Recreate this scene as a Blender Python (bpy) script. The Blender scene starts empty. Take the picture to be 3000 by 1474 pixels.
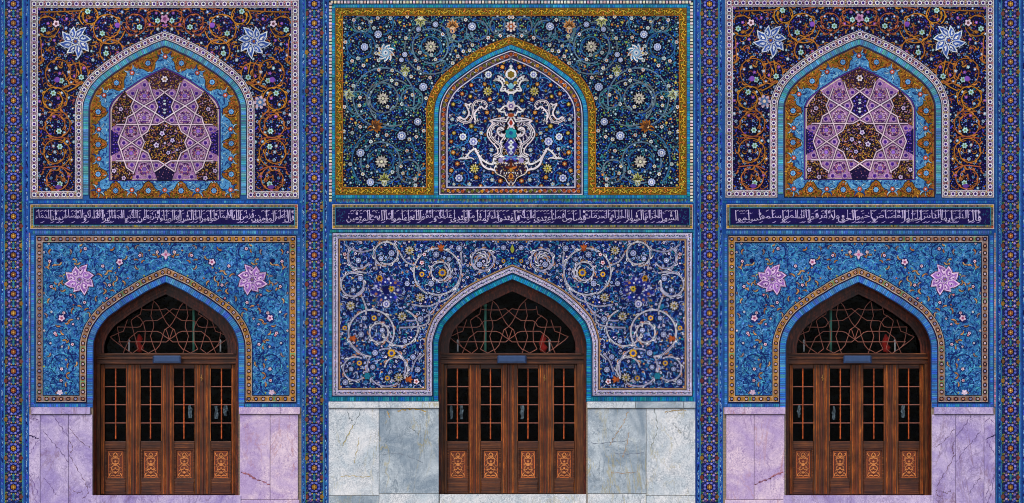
import bpy, math, random
from mathutils import Vector
# ------------------------------------------------------------------ scene, camera, light
sc = bpy.context.scene
COL = sc.collection
U = 0.006            # metres per photograph pixel on the wall plane
D = 32.0             # camera to wall
GZ = 1482            # photograph row that lies at ground level
CAMZ = 1.7
def zz(y): return (GZ - y) * U
cam_d = bpy.data.cameras.new('camera')
cam = bpy.data.objects.new('camera', cam_d); COL.objects.link(cam)
cam.location = (0, -D, CAMZ); cam.rotation_euler = (math.radians(90), 0, 0)
cam_d.sensor_width = 36; cam_d.lens = 36 * D / (3000 * U)
cam_d.shift_y = (zz(737) - CAMZ) / (3000 * U)
cam_d.clip_end = 2000; cam_d.clip_start = 0.1
sc.camera = cam
SUN_EL, SUN_AZ = 58, -24     # azimuth measured from the wall normal towards the left
w = bpy.data.worlds.new('World'); sc.world = w; w.use_nodes = True
nt = w.node_tree; nt.nodes.clear()
sky = nt.nodes.new('ShaderNodeTexSky'); sky.sky_type = 'NISHITA'; sky.sun_disc = False
sky.sun_elevation = math.radians(SUN_EL); sky.sun_rotation = math.radians(180 - SUN_AZ)
sky.air_density = 1.0; sky.dust_density = 3.0; sky.ozone_density = 1.0
bg = nt.nodes.new('ShaderNodeBackground'); bg.inputs[1].default_value = 0.10
out = nt.nodes.new('ShaderNodeOutputWorld')
nt.links.new(sky.outputs[0], bg.inputs[0]); nt.links.new(bg.outputs[0], out.inputs[0])
sl = bpy.data.lights.new('sun', 'SUN'); sl.energy = 1.5; sl.angle = math.radians(12); sl.color = (1.0, 0.96, 0.90)
so = bpy.data.objects.new('sun', sl); COL.objects.link(so)
el, az = math.radians(SUN_EL), math.radians(SUN_AZ)
sdir = Vector((math.sin(az) * math.cos(el), -math.cos(az) * math.cos(el), math.sin(el)))
so.rotation_euler = (-sdir).to_track_quat('-Z', 'Y').to_euler()
sc.view_settings.view_transform = 'Standard'; sc.view_settings.look = 'None'
sc.view_settings.gamma = 1; sc.view_settings.use_curve_mapping = False
sc.view_settings.exposure = 0.35
try:
    sc.cycles.use_denoising = True
    sc.cycles.pixel_filter_type = 'BLACKMAN_HARRIS'; sc.cycles.filter_width = 1.05
    sc.cycles.max_bounces = 6
except Exception: pass

# ------------------------------------------------------------------ colours and materials
KR, KG, KB = 1.0, 1.0, 1.0       # light colour compensation: albedo = wanted / K
def lin(c):
    c = max(0, min(255, c)) / 255
    return c / 12.92 if c <= 0.04045 else ((c + 0.055) / 1.055) ** 2.4
def rgb(c):
    l = 0.3 * c[0] + 0.59 * c[1] + 0.11 * c[2]
    c = [l + (v - l) * 0.97 for v in c]; c = [v + 0.16 * (v - 120) * (1 - abs(v - 120) / 260) for v in c]
    return (min(0.9, lin(c[0]) / KR), min(0.9, lin(c[1]) / KG), min(0.9, lin(c[2]) / KB), 1)
def mixc(a, b, t): t = max(0, min(1, t)); return tuple(a[i] * (1 - t) + b[i] * t for i in range(3))

def new_mat(name):
    m = bpy.data.materials.new(name); m.use_nodes = True
    n = m.node_tree; b = n.nodes['Principled BSDF']
    return m, n, b
def N(n, t, **k):
    x = n.nodes.new(t)
    for a, v in k.items():
        if a in ('blend_type', 'data_type', 'operation', 'attribute_name', 'wave_type', 'feature', 'bands_direction', 'noise_dimensions', 'distance'): setattr(x, a, v)
        else: x.inputs[a].default_value = v
    return x
def mixrgb(n, bt, fac, a, b):
    x = n.nodes.new('ShaderNodeMixRGB'); x.blend_type = bt
    for i, v in ((0, fac), (1, a), (2, b)):
        if hasattr(v, 'type') and hasattr(v, 'is_linked'): n.links.new(v, x.inputs[i])
        else: x.inputs[i].default_value = v
    return x.outputs[0]
def ramp(n, src, stops):
    r = n.nodes.new('ShaderNodeValToRGB'); e = r.color_ramp.elements
    while len(e) < len(stops): e.new(0.5)
    for i, (p, c) in enumerate(stops): e[i].position = p; e[i].color = c if len(c) == 4 else (*c, 1)
    n.links.new(src, r.inputs[0]); return r.outputs[0]
def pos(n): return n.nodes.new('ShaderNodeNewGeometry').outputs['Position']
def noise(n, scale, detail=4, rough=0.6, vec=None, dist=0.0):
    x = n.nodes.new('ShaderNodeTexNoise'); x.inputs['Scale'].default_value = scale
    x.inputs['Detail'].default_value = detail; x.inputs['Roughness'].default_value = rough
    x.inputs['Distortion'].default_value = dist
    n.links.new(vec if vec else pos(n), x.inputs['Vector']); return x
def scaled(n, s):
    x = n.nodes.new('ShaderNodeVectorMath'); x.operation = 'MULTIPLY'; x.inputs[1].default_value = s
    n.links.new(pos(n), x.inputs[0]); return x.outputs[0]
def bump(n, b, h, st, dist=0.01):
    x = n.nodes.new('ShaderNodeBump'); x.inputs['Strength'].default_value = st; x.inputs['Distance'].default_value = dist
    n.links.new(h, x.inputs['Height']); n.links.new(x.outputs[0], b.inputs['Normal'])

def glaze_mat():
    # glazed mosaic: colour of each cut tile piece comes from its own face
    m, n, b = new_mat('glazed_mosaic')
    at = n.nodes.new('ShaderNodeAttribute'); at.attribute_name = 'tile'
    a = noise(n, 9.0, 5, 0.7); f = noise(n, 70.0, 3, 0.7)
    c1 = ramp(n, a.outputs[0], [(0.3, (0.62, 0.62, 0.66)), (0.7, (1.25, 1.22, 1.15))])
    c2 = ramp(n, f.outputs[0], [(0.3, (0.55, 0.6, 0.62)), (0.7, (1.4, 1.35, 1.35))])
    o = mixrgb(n, 'MULTIPLY', 0.8, at.outputs['Color'], c1)
    o = mixrgb(n, 'MULTIPLY', 0.9, o, c2)
    d = noise(n, 0.9, 7, 0.7); dr = ramp(n, d.outputs[0], [(0.38, (0.80, 0.80, 0.82)), (0.62, (1.12, 1.10, 1.08))])
    o = mixrgb(n, 'MULTIPLY', 1.0, o, dr)
    ch = noise(n, 30.0, 6, 0.8); cf = ramp(n, ch.outputs[0], [(0.66, (0, 0, 0)), (0.70, (0.5, 0.5, 0.5))]); o = mixrgb(n, 'MIX', cf, o, (0.30, 0.28, 0.27, 1))
    n.links.new(o, b.inputs['Base Color'])
    r = ramp(n, f.outputs[0], [(0.2, (0.28,) * 3), (0.8, (0.6,) * 3)]); n.links.new(r, b.inputs['Roughness'])
    b.inputs['Specular IOR Level'].default_value = 0.12
    bump(n, b, f.outputs[0], 0.25, 0.004)
    return m
GL = glaze_mat()

def wood_mat(name, dark, mid, light, sx=60, sz=2.0, dx=1):
    m, n, b = new_mat(name)
    v = scaled(n, (sx, 14, sz)) if dx else scaled(n, (sz, 14, sx))
    a = noise(n, 1.0, 6, 0.7, v, 0.6)
    g = noise(n, 3.0, 3, 0.6)
    c = ramp(n, a.outputs[0], [(0.25, rgb(dark)), (0.5, rgb(mid)), (0.75, rgb(light))])
    t = ramp(n, g.outputs[0], [(0.35, (0.6, 0.52, 0.5)), (0.65, (1.5, 1.25, 1.0))])
    n.links.new(mixrgb(n, 'MULTIPLY', 0.9, c, t), b.inputs['Base Color'])
    b.inputs['Roughness'].default_value = 0.42
    bump(n, b, a.outputs[0], 0.3, 0.004)
    return m
WOOD = wood_mat('walnut_upright', (22, 11, 6), (84, 49, 24), (154, 106, 52), 90, 1.6)
WOODH = wood_mat('walnut_level', (22, 11, 9), (78, 43, 24), (142, 94, 48), 70, 1.6, 0)
WOODD = wood_mat('walnut_dark', (24, 9, 5), (72, 30, 14), (140, 66, 26), 26, 6)
WOODC = wood_mat('carved_wood', (110, 46, 18), (176, 88, 34), (214, 124, 56), 40, 20)

def marble_mat(name, base, light, vein, rust, speck, seed):
    m, n, b = new_mat(name)
    off = n.nodes.new('ShaderNodeVectorMath'); off.operation = 'ADD'; off.inputs[1].default_value = (seed * 3.7, 0, seed * 1.9)
    n.links.new(pos(n), off.inputs[0]); v = off.outputs[0]
    a = noise(n, 1.6, 6, 0.65, v, 0.8)
    c = ramp(n, a.outputs[0], [(0.40, rgb(base)), (0.60, rgb(light))])
    st = n.nodes.new('ShaderNodeMapping'); st.inputs['Rotation'].default_value = (0, math.radians(38 if seed % 2 else -38), 0)
    st.inputs['Scale'].default_value = (1, 1, 0.35); n.links.new(v, st.inputs['Vector'])
    vn = noise(n, 2.2, 9, 0.62, st.outputs[0], 1.6)
    vr = ramp(n, vn.outputs[0], [(0.485, (0, 0, 0)), (0.5, (1, 1, 1)), (0.515, (0, 0, 0))])
    vm = noise(n, 1.1, 3, 0.5, v)
    vf = ramp(n, vm.outputs[0], [(0.4, (0, 0, 0)), (0.62, (0.75, 0.75, 0.75))])
    c = mixrgb(n, 'MIX', mixrgb(n, 'MULTIPLY', 1.0, vr, vf), c, rgb(vein))
    sp = noise(n, 26.0, 4, 0.75, v, 1.2)
    sr = ramp(n, sp.outputs[0], [(0.38, (1, 1, 1)), (0.45, (0, 0, 0))])
    sf = ramp(n, noise(n, 1.4, 2, 0.5, v).outputs[0], [(0.35, (0.1, 0.1, 0.1)), (0.65, (0.75, 0.75, 0.75))])
    c = mixrgb(n, 'MIX', mixrgb(n, 'MULTIPLY', 1.0, sr, sf), c, rgb(speck))
    wn = ramp(n, noise(n, 7.0, 6, 0.7, v, 3.0).outputs[0], [(0.44, (0, 0, 0)), (0.5, (0.6, 0.6, 0.6)), (0.56, (0, 0, 0))])
    wf = ramp(n, noise(n, 2.4, 3, 0.6, v).outputs[0], [(0.36, (0.35, 0.35, 0.35)), (0.56, (1, 1, 1))])
    c = mixrgb(n, 'MIX', mixrgb(n, 'MULTIPLY', 1.0, wn, wf), c, rgb(speck))
    rn = ramp(n, noise(n, 0.9, 8, 0.6, st.outputs[0], 2.5).outputs[0], [(0.48, (0, 0, 0)), (0.5, (0.9, 0.9, 0.9)), (0.515, (0, 0, 0))])
    c = mixrgb(n, 'MIX', mixrgb(n, 'MULTIPLY', 1.0, rn, vf), c, rgb(rust))
    n.links.new(c, b.inputs['Base Color']); b.inputs['Roughness'].default_value = 0.35
    b.inputs['Specular IOR Level'].default_value = 0.3
    bump(n, b, sp.outputs[0], 0.12, 0.003)
    return m
MB = {}
for i in range(3):
    MB['violet', i] = marble_mat('violet_marble', (168, 150, 202), (212, 194, 224), (92, 70, 112), (120, 84, 100), (124, 104, 156), 1 + 2 * i)
    MB['pink', i] = marble_mat('pink_marble', (192, 168, 208), (232, 208, 222), (150, 122, 166), (180, 124, 120), (140, 108, 164), 2 + 2 * i)
    MB['blue', i] = marble_mat('pale_grey_marble', (146, 160, 172) if i == 1 else (200, 210, 216), (200, 209, 214) if i == 1 else (238, 242, 242), (92, 106, 118), (176, 160, 96), (104, 122, 138), 11 + i)

def flat_mat(name, c, rough=0.5, metal=0.0, var=0.25):
    m, n, b = new_mat(name)
    a = noise(n, 14.0, 5, 0.7)
    r = ramp(n, a.outputs[0], [(0.3, (1 - var,) * 3), (0.7, (1 + var,) * 3)])
    n.links.new(mixrgb(n, 'MULTIPLY', 1.0, rgb(c), r), b.inputs['Base Color'])
    b.inputs['Roughness'].default_value = rough; b.inputs['Metallic'].default_value = metal
    return m
def glass_mat():
    m, n, b = new_mat('dark_window_glass')
    n.nodes.remove(b)
    o = n.nodes['Material Output']
    g = n.nodes.new('ShaderNodeBsdfGlossy'); g.inputs['Roughness'].default_value = 0.04; g.inputs['Color'].default_value = (0.35, 0.38, 0.42, 1)
    t = n.nodes.new('ShaderNodeBsdfTransparent'); t.inputs['Color'].default_value = (0.88, 0.9, 0.9, 1)
    f = n.nodes.new('ShaderNodeFresnel'); f.inputs['IOR'].default_value = 1.3
    wv = noise(n, 3.0, 3, 0.5); bp = n.nodes.new('ShaderNodeBump'); bp.inputs['Strength'].default_value = 0.5; bp.inputs['Distance'].default_value = 0.05
    n.links.new(wv.outputs[0], bp.inputs['Height']); n.links.new(bp.outputs[0], g.inputs['Normal'])
    x = n.nodes.new('ShaderNodeMixShader')
    n.links.new(f.outputs[0], x.inputs[0]); n.links.new(t.outputs[0], x.inputs[1]); n.links.new(g.outputs[0], x.inputs[2])
    n.links.new(x.outputs[0], o.inputs['Surface'])
    return m
GLASS = glass_mat()
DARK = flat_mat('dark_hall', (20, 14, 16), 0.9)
LEAD = flat_mat('lattice_wood', (142, 90, 76), 0.6)
TRIM = wood_mat('orange_trim', (84, 40, 16), (150, 84, 36), (206, 134, 62), 40, 4)
REDW = wood_mat('red_stained_wood', (44, 18, 14), (98, 50, 34), (140, 84, 50), 80, 1.6)
STEELBLUE = flat_mat('blue_grey_enamel', (52, 78, 116), 0.45, 0.0, 0.15)
WHITE = flat_mat('reflected_white', (235, 238, 232), 0.5)  # this, green and red colour the mirrored shapes behind the fanlights
GREEN = flat_mat('reflected_green', (90, 160, 140), 0.5)
RED = flat_mat('reflected_red', (190, 40, 30), 0.9)
PANE_REFL = flat_mat('reflected_pale', (112, 128, 138), 0.9, 0, 0.6)  # pale tone of the light mirrored in the door panes
PAVE = None

# ------------------------------------------------------------------ object helpers
def tag(o, label=None, cat=None, group=None, kind=None):
    if label: o['label'] = label
    if cat: o['category'] = cat
    if group: o['group'] = group
    if kind: o['kind'] = kind
    return o
def empty(name, loc=(0, 0, 0), parent=None):
    o = bpy.data.objects.new(name, None); COL.objects.link(o); o.location = loc
    o.empty_display_size = 0.2
    if parent: o.parent = parent
    return o
def P(x, y, dep=0.0):
    """photograph pixel seen at depth dep behind the wall plane -> world point"""
    k = 1 + dep / D
    return ((x - 1500) * U * k, dep, CAMZ + (zz(y) - CAMZ) * k)

class Mesh:
    """solid pieces collected into one mesh"""
    def __init__(s): s.v = []; s.f = []; s.cuts = []
    def mat(s, m): s.cuts.append((len(s.f), m))
    def face(s, pts):
        b = len(s.v); s.v += pts; s.f.append(tuple(range(b, b + len(pts))))
    def quadbox(s, c, e=0.0):
        b = len(s.v); s.v += c
        for q in ((0, 1, 2, 3), (7, 6, 5, 4), (0, 4, 5, 1), (1, 5, 6, 2), (2, 6, 7, 3), (3, 7, 4, 0)): s.f.append(tuple(b + i for i in q))
    def box(s, x0, x1, y0, y1, d0, d1, ch=0.0):
        """pixel rectangle, front at depth d0, back at d1, chamfer ch pixels on the front"""
        r = d0
        def ring(i, d): return [P(x0 + i, y0 + i, d), P(x1 - i, y0 + i, d), P(x1 - i, y1 - i, d), P(x0 + i, y1 - i, d)]
        if ch > 0:
            A = ring(ch, d0); B = ring(0, d0 + ch * U); C = ring(0, d1)
            # all rings use the same scale so that edges stay square
            b = len(s.v); s.v += A + B + C
            s.f.append((b, b + 1, b + 2, b + 3))
            for o in (0, 4):
                for i in range(4):
                    j = (i + 1) % 4; s.f.append((b + o + i, b + o + 4 + i, b + o + 4 + j, b + o + j))
            s.f.append((b + 11, b + 10, b + 9, b + 8))
        else: s.quadbox(ring(0, d0) + ring(0, d1))
    def strip(s, A, B):
        for i in range(len(A) - 1): s.face([A[i], A[i + 1], B[i + 1], B[i]])
    def tube(s, pts, r, n=6):
        """round bar through 3D points"""
        rings = []
        for i, p in enumerate(pts):
            p = Vector(p); a = Vector(pts[max(0, i - 1)]); c = Vector(pts[min(len(pts) - 1, i + 1)])
            t = (c - a).normalized(); u = t.cross(Vector((0, 1, 0)))
            if u.length < 1e-4: u = Vector((1, 0, 0))
            u.normalize(); w_ = t.cross(u)
            rr = r[i] if isinstance(r, (list, tuple)) else r
            b = len(s.v)
            for k in range(n):
                q = 2 * math.pi * k / n
                s.v.append(tuple(p + (u * math.cos(q) + w_ * math.sin(q)) * rr))
            rings.append(b)
        for i in range(len(rings) - 1):
            for k in range(n):
                j = (k + 1) % n
                s.f.append((rings[i] + k, rings[i] + j, rings[i + 1] + j, rings[i + 1] + k))
        s.f.append(tuple(rings[0] + k for k in reversed(range(n)))); s.f.append(tuple(rings[-1] + k for k in range(n)))
    def build(s, name, mat, parent=None, smooth=False):
        me = bpy.data.meshes.new(name); me.from_pydata(s.v, [], s.f); me.update()
        me.materials.append(mat)
        for k, (st, m2) in enumerate(s.cuts):
            if m2.name not in [q.name for q in me.materials]: me.materials.append(m2)
            ix = [q.name for q in me.materials].index(m2.name)
            for p in me.polygons[st:]: p.material_index = ix
        if smooth:
            for p in me.polygons: p.use_smooth = True
        o = bpy.data.objects.new(name, me); COL.objects.link(o)
        if parent: o.parent = parent
        return o

# ------------------------------------------------------------------ flat ornament: every cut tile is a face
class Art:
    def __init__(s, T=None, base=0.0):
        s.v = []; s.f = []; s.c = []; s.T = T or (lambda x, y: (x, y)); s.sym = None; s.base = base; s.k = 0; s.inside = None
        s.jit = 0.10
    def _add(s, pts, faces, col, lvl):
        s.k += 1
        d = -(s.base + lvl * 0.0011 + (s.k % 36) * 2.6e-5)
        j = random.uniform(1 - s.jit, 1 + s.jit) if s.jit else 1
        c = rgb(tuple(min(255, q * j) for q in col))
        for fl in ((False, True) if s.sym is not None else (False,)):
            b = len(s.v)
            for x, y in pts:
                if fl: x = 2 * s.sym - x
                X, Y = s.T(x, y); s.v.append(((X - 1500) * U, d, zz(Y)))
            for f in faces: s.f.append(tuple(b + i for i in f)); s.c.append(c)
    def ok(s, x, y): return s.inside is None or s.inside(x, y)
    def poly(s, pts, col, lvl=1): s._add(pts, [tuple(range(len(pts)))], col, lvl)
    def rect(s, x0, y0, x1, y1, col, lvl=1): s.poly([(x0, y0), (x1, y0), (x1, y1), (x0, y1)], col, lvl)
    def disc(s, x, y, r, col, lvl=1, n=10, ry=None):
        ry = ry or r
        s.poly([(x + r * math.cos(2 * math.pi * i / n), y + ry * math.sin(2 * math.pi * i / n)) for i in range(n)], col, lvl)
    def ribbon(s, pts, wd, col, lvl=1, closed=False, clip=True):
        if clip and s.inside is not None:
            run = []; runs = []
            for i, p in enumerate(pts):
                if s.inside(*p): run.append(i)
                else:
                    if len(run) > 1: runs.append(run)
                    run = []
            if len(run) > 1: runs.append(run)
            if not (len(runs) == 1 and len(runs[0]) == len(pts)):
                for r in runs:
                    ww = [wd[i] for i in r] if isinstance(wd, (list, tuple)) else wd
                    s.ribbon([pts[i] for i in r], ww, col, lvl, False, False)
                return
        n = len(pts)
        if n < 2: return
        L = []; R = []
        nr = normals(pts, closed)
        for i in range(n):
            ww = (wd[i] if isinstance(wd, (list, tuple)) else wd) / 2
            nx, ny = nr[i]
            L.append((pts[i][0] + nx * ww, pts[i][1] + ny * ww)); R.append((pts[i][0] - nx * ww, pts[i][1] - ny * ww))
        fs = [(i, i + 1, n + i + 1, n + i) for i in range(n - 1)]
        if closed: fs.append((n - 1, 0, n, 2 * n - 1))
        s._add(L + R, fs, col, lvl)
    def lobed(s, x, y, r, n, depth, col, lvl=1, rot=0.0, sub=4, sq=1.0):
        pts = []
        for i in range(n * sub):
            a = 2 * math.pi * i / (n * sub)
            rr = r * (1 - depth * (1 - abs(math.cos(n * a / 2))) ** 1.0)
            c, q = rr * math.cos(a + rot), rr * math.sin(a + rot)
            pts.append((x + c, y + q * sq))
        s.poly(pts, col, lvl)
    def flower(s, x, y, r, n=6, cp=(150, 200, 215), cc=(230, 240, 250), co=(8, 8, 40), lvl=3, rot=None):
        if not s.ok(x, y): return
        rot = random.random() * 3 if rot is None else rot
        if co: s.disc(x, y, r + 2.0, co, lvl, 12)
        s.lobed(x, y, r, n, 0.38, cp, lvl + 1, rot)
        s.disc(x, y, r * 0.42, cc, lvl + 2, 7)
    def daisy(s, x, y, r, n, cp, cc, co=(8, 8, 30), lvl=3):
        if not s.ok(x, y): return
        if co: s.disc(x, y, r + 1.5, co, lvl, 14)
        for i in range(n):
            a = 2 * math.pi * i / n
            s.leaf(x + math.cos(a) * r * 0.3, y + math.sin(a) * r * 0.3, a, r * 0.72, r * 0.34, cp if i % 2 else mixc(cp, cc, 0.5), lvl + 1, None)
        s.disc(x, y, r * 0.24, cc, lvl + 2, 7)
    def leaf(s, x, y, a, L, W, col, lvl=2, co=(8, 8, 40), bend=0.0, ow=1.4):
        if not s.ok(x + math.cos(a) * L, y + math.sin(a) * L) or not s.ok(x, y): return
        def shape(LL, WW, b0):
            up = []; dn = []
            for t, h in ((0, 0.0), (0.15, 0.55), (0.4, 1.0), (0.7, 0.62), (1, 0)):
                q = a + bend * t; cx, cy = b0 * math.cos(a) + x, b0 * math.sin(a) + y
                px, py = cx + math.cos(q) * LL * t, cy + math.sin(q) * LL * t
                ox, oy = -math.sin(q) * WW * h / 2, math.cos(q) * WW * h / 2
                up.append((px + ox, py + oy))
                if 0 < t < 1: dn.append((px - ox, py - oy))
            return up + dn[::-1]
        if co: s.poly(shape(L + 2 * ow, W + 2 * ow, -ow), co, lvl)
        s.poly(shape(L, W, 0), col, lvl + 1)
    def curl(s, x, y, a, L, W, k, col, lvl=2, co=(8, 8, 30), ow=1.3):
        """tapering curled tendril leaf"""
        pts = []; q = a; n = 8; px, py = x, y
        for i in range(n + 1):
            pts.append((px, py)); px += math.cos(q) * L / n; py += math.sin(q) * L / n; q += k / n * (0.5 + i / n * 1.2)
        wd = [W * w_ for w_ in (0.35, 0.8, 1.0, 0.95, 0.8, 0.62, 0.45, 0.3, 0.12)]
        if co: s.ribbon(pts, [q + 2 * ow for q in wd], co, lvl)
        s.ribbon(pts, wd, col, lvl + 1)
    def spiral(s, cx, cy, r, a0, turns, wd, col, lvl=2, shrink=0.45, co=(8, 8, 30), ow=1.3, double=None, step=0.22):
        n = max(8, int(abs(turns) * 2 * math.pi / step)); pts = []
        for i in range(n + 1):
            t = i / n; a = a0 + turns * 2 * math.pi * t; rr = r * (1 - shrink * t ** 1.6)
            pts.append((cx + math.cos(a) * rr, cy + math.sin(a) * rr))
        if co: s.ribbon(pts, wd + 2 * ow, co, lvl)
        s.ribbon(pts, wd, col, lvl + 1)
        if double: s.ribbon(pts, wd * 0.34, double, lvl + 2)
        return pts
    def build(s, name, parent=None):
        me = bpy.data.meshes.new(name); me.from_pydata(s.v, [], s.f)
        at = me.attributes.new('tile', 'FLOAT_COLOR', 'FACE')
        buf = []
        for c in s.c: buf += c
        at.data.foreach_set('color', buf)
        me.materials.append(GL); me.update()
        o = bpy.data.objects.new(name, me); COL.objects.link(o)
        if parent: o.parent = parent
        return o

def normals(pts, closed):
    """mitred inward normals: (-ty, tx)"""
    n = len(pts); out = []
    for i in range(n):
        a = pts[i - 1] if (i > 0 or closed) else None
        c = pts[(i + 1) % n] if (i < n - 1 or closed) else None
        p = pts[i]; ns = []
        for q0, q1 in ((a, p), (p, c)):
            if q0 is None or q1 is None: continue
            dx, dy = q1[0] - q0[0], q1[1] - q0[1]; l = math.hypot(dx, dy)
            if l < 1e-6: continue
            ns.append((-dy / l, dx / l))
        if not ns: out.append((0, 1)); continue
        if len(ns) == 1: out.append(ns[0]); continue
        mx, my = ns[0][0] + ns[1][0], ns[0][1] + ns[1][1]; l = math.hypot(mx, my)
        if l < 0.3: out.append(ns[0]); continue
        mx /= l; my /= l; k = 1 / max(0.55, mx * ns[0][0] + my * ns[0][1])
        out.append((mx * k, my * k))
    return out
def offset(pts, d, closed=False):
    nr = normals(pts, closed); n = len(pts); m = n // 2
    if not closed and n % 2 and n > 9 and abs(pts[0][0] + pts[-1][0] - 2 * pts[m][0]) < 0.01:
        # pointed arch: offset the left half, meet on the axis, mirror (same number of points kept)
        cx = pts[m][0]; h = pts[:m + 1]; hn = normals(h, False)
        left = pts[0][0] < cx
        q = [(p[0] + v[0] * d, p[1] + v[1] * d) for p, v in zip(h, hn)]
        a, b = q[-2], q[-1]
        if left: keep = [p for p in q[:-1] if p[0] < cx - 0.5]
        else: keep = [p for p in q[:-1] if p[0] > cx + 0.5]
        if len(keep) >= 2:
            a, b = keep[-2], keep[-1]
            if len(keep) == len(q) - 1: a, b = q[-2], q[-1]
        t = (cx - b[0]) / ((b[0] - a[0]) or 1e-6); ap = (cx, b[1] + (b[1] - a[1]) * t)
        out = keep + [ap] * (m + 1 - len(keep))
        return out + [(2 * cx - x, y) for x, y in out[-2::-1]]
    return [(p[0] + n[0] * d, p[1] + n[1] * d) for p, n in zip(pts, nr)]
def catmull(pts, sub=4):
    out = []
    for i in range(len(pts) - 1):
        p0 = pts[max(0, i - 1)]; p1 = pts[i]; p2 = pts[i + 1]; p3 = pts[min(len(pts) - 1, i + 2)]
        for k in range(sub):
            t = k / sub
            out.append(tuple(0.5 * ((2 * p1[j]) + (-p0[j] + p2[j]) * t + (2 * p0[j] - 5 * p1[j] + 4 * p2[j] - p3[j]) * t * t + (-p0[j] + 3 * p1[j] - 3 * p2[j] + p3[j]) * t ** 3) for j in (0, 1)))
    out.append(pts[-1]); return out
def arch(half, cx, ybot):
    """left half measured from the spring to the apex; returns bottom-left over the apex to bottom-right"""
    h = catmull(half, 3); h[-1] = (cx, half[-1][1])
    h = [(half[0][0], ybot)] + h
    return h + [(2 * cx - x, y) for x, y in h[-2::-1]]
def resample(pts, step, closed=False):
    p = list(pts) + ([pts[0]] if closed else [])
    L = [0]
    for i in range(1, len(p)): L.append(L[-1] + math.dist(p[i], p[i - 1]))
    n = max(2, round(L[-1] / step)); out = []; j = 0
    for i in range(n + (0 if closed else 1)):
        d = L[-1] * i / n
        while j < len(L) - 2 and L[j + 1] < d: j += 1
        t = (d - L[j]) / max(1e-9, L[j + 1] - L[j])
        out.append((p[j][0] + (p[j + 1][0] - p[j][0]) * t, p[j][1] + (p[j + 1][1] - p[j][1]) * t))
    return out
def pip(poly):
    n = len(poly)
    xs = [p[0] for p in poly]; ys = [p[1] for p in poly]; bx = (min(xs), max(xs), min(ys), max(ys))
    def f(x, y):
        if x < bx[0] or x > bx[1] or y < bx[2] or y > bx[3]: return False
        c = False; j = n - 1
        for i in range(n):
            if (ys[i] > y) != (ys[j] > y) and x < (xs[j] - xs[i]) * (y - ys[i]) / (ys[j] - ys[i]) + xs[i]: c = not c
            j = i
        return c
    return f
def segs(pts, closed, ang=50):
    """split a path at its corners"""
    n = len(pts); cor = []
    for i in range(n):
        if not closed and i in (0, n - 1): cor.append(i); continue
        a, p, c = pts[i - 1], pts[i], pts[(i + 1) % n]
        a1 = math.atan2(p[1] - a[1], p[0] - a[0]); a2 = math.atan2(c[1] - p[1], c[0] - p[0])
        d = abs((a2 - a1 + math.pi) % (2 * math.pi) - math.pi)
        if d > math.radians(ang): cor.append(i)
    out = []
    m = len(cor)
    for k in range(m if closed else m - 1):
        i, j = cor[k], cor[(k + 1) % m]
        if j <= i: out.append(pts[i:] + pts[:j + 1])
        else: out.append(pts[i:j + 1])
    return out
def walk(pts, closed, pitch):
    """evenly spaced (x, y, angle, index) motif spots, one at every corner"""
    res = []
    for sg in segs(pts, closed):
        r = resample(sg, pitch)
        for i in range(len(r) - 1):
            a = r[i + 1]; b = r[i]
            pr = r[i - 1] if i > 0 else b
            res.append((b[0], b[1], math.atan2(a[1] - pr[1], a[0] - pr[0]), i))
    return res
def rot(x, y, a, u, v): return (x + u * math.cos(a) - v * math.sin(a), y + u * math.sin(a) + v * math.cos(a))
def poisson(inside, x0, x1, y0, y1, r, tries=None, keep=()):
    pts = list(keep); out = []
    n = tries or int((x1 - x0) * (y1 - y0) / (r * r) * 12)
    cell = {}
    def near(x, y):
        gx, gy = int(x // r), int(y // r)
        for i in (-1, 0, 1):
            for j in (-1, 0, 1):
                for q in cell.get((gx + i, gy + j), ()):
                    if math.dist(q, (x, y)) < r: return True
        return False
    for q in pts: cell.setdefault((int(q[0] // r), int(q[1] // r)), []).append(q)
    for _ in range(n):
        x, y = random.uniform(x0, x1), random.uniform(y0, y1)
        if inside(x, y) and not near(x, y):
            out.append((x, y)); cell.setdefault((int(x // r), int(y // r)), []).append((x, y))
    return out

def bricks(A, path, half, pitch, col, joint=(20, 50, 90), lvl=2, closed=False, var=0.16, gap=1.0):
    """band of small glazed bricks set across a path"""
    A.ribbon(path, half * 2, joint, lvl, closed, False)
    for sg in segs(path, closed):
        r = resample(sg, pitch); nr = normals(r, False)
        for i in range(len(r) - 1):
            (ax, ay), (bx, by) = r[i], r[i + 1]; g = gap / 2 / max(0.1, math.dist(r[i], r[i + 1]))
            c = tuple(q * random.uniform(1 - var, 1 + var) for q in col)
            if random.random() < 0.12: c = mixc(c, (110, 190, 190), 0.4)
            q = []
            for t, sgn in ((g, 1), (1 - g, 1), (1 - g, -1), (g, -1)):
                mx, my = ax + (bx - ax) * t, ay + (by - ay) * t
                nx, ny = nr[i][0] * (1 - t) + nr[i + 1][0] * t, nr[i][1] * (1 - t) + nr[i + 1][1] * t
                h = (half - 0.7) * sgn
                q.append((mx + nx * h, my + ny * h))
            A.poly(q, c, lvl + 1)

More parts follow.
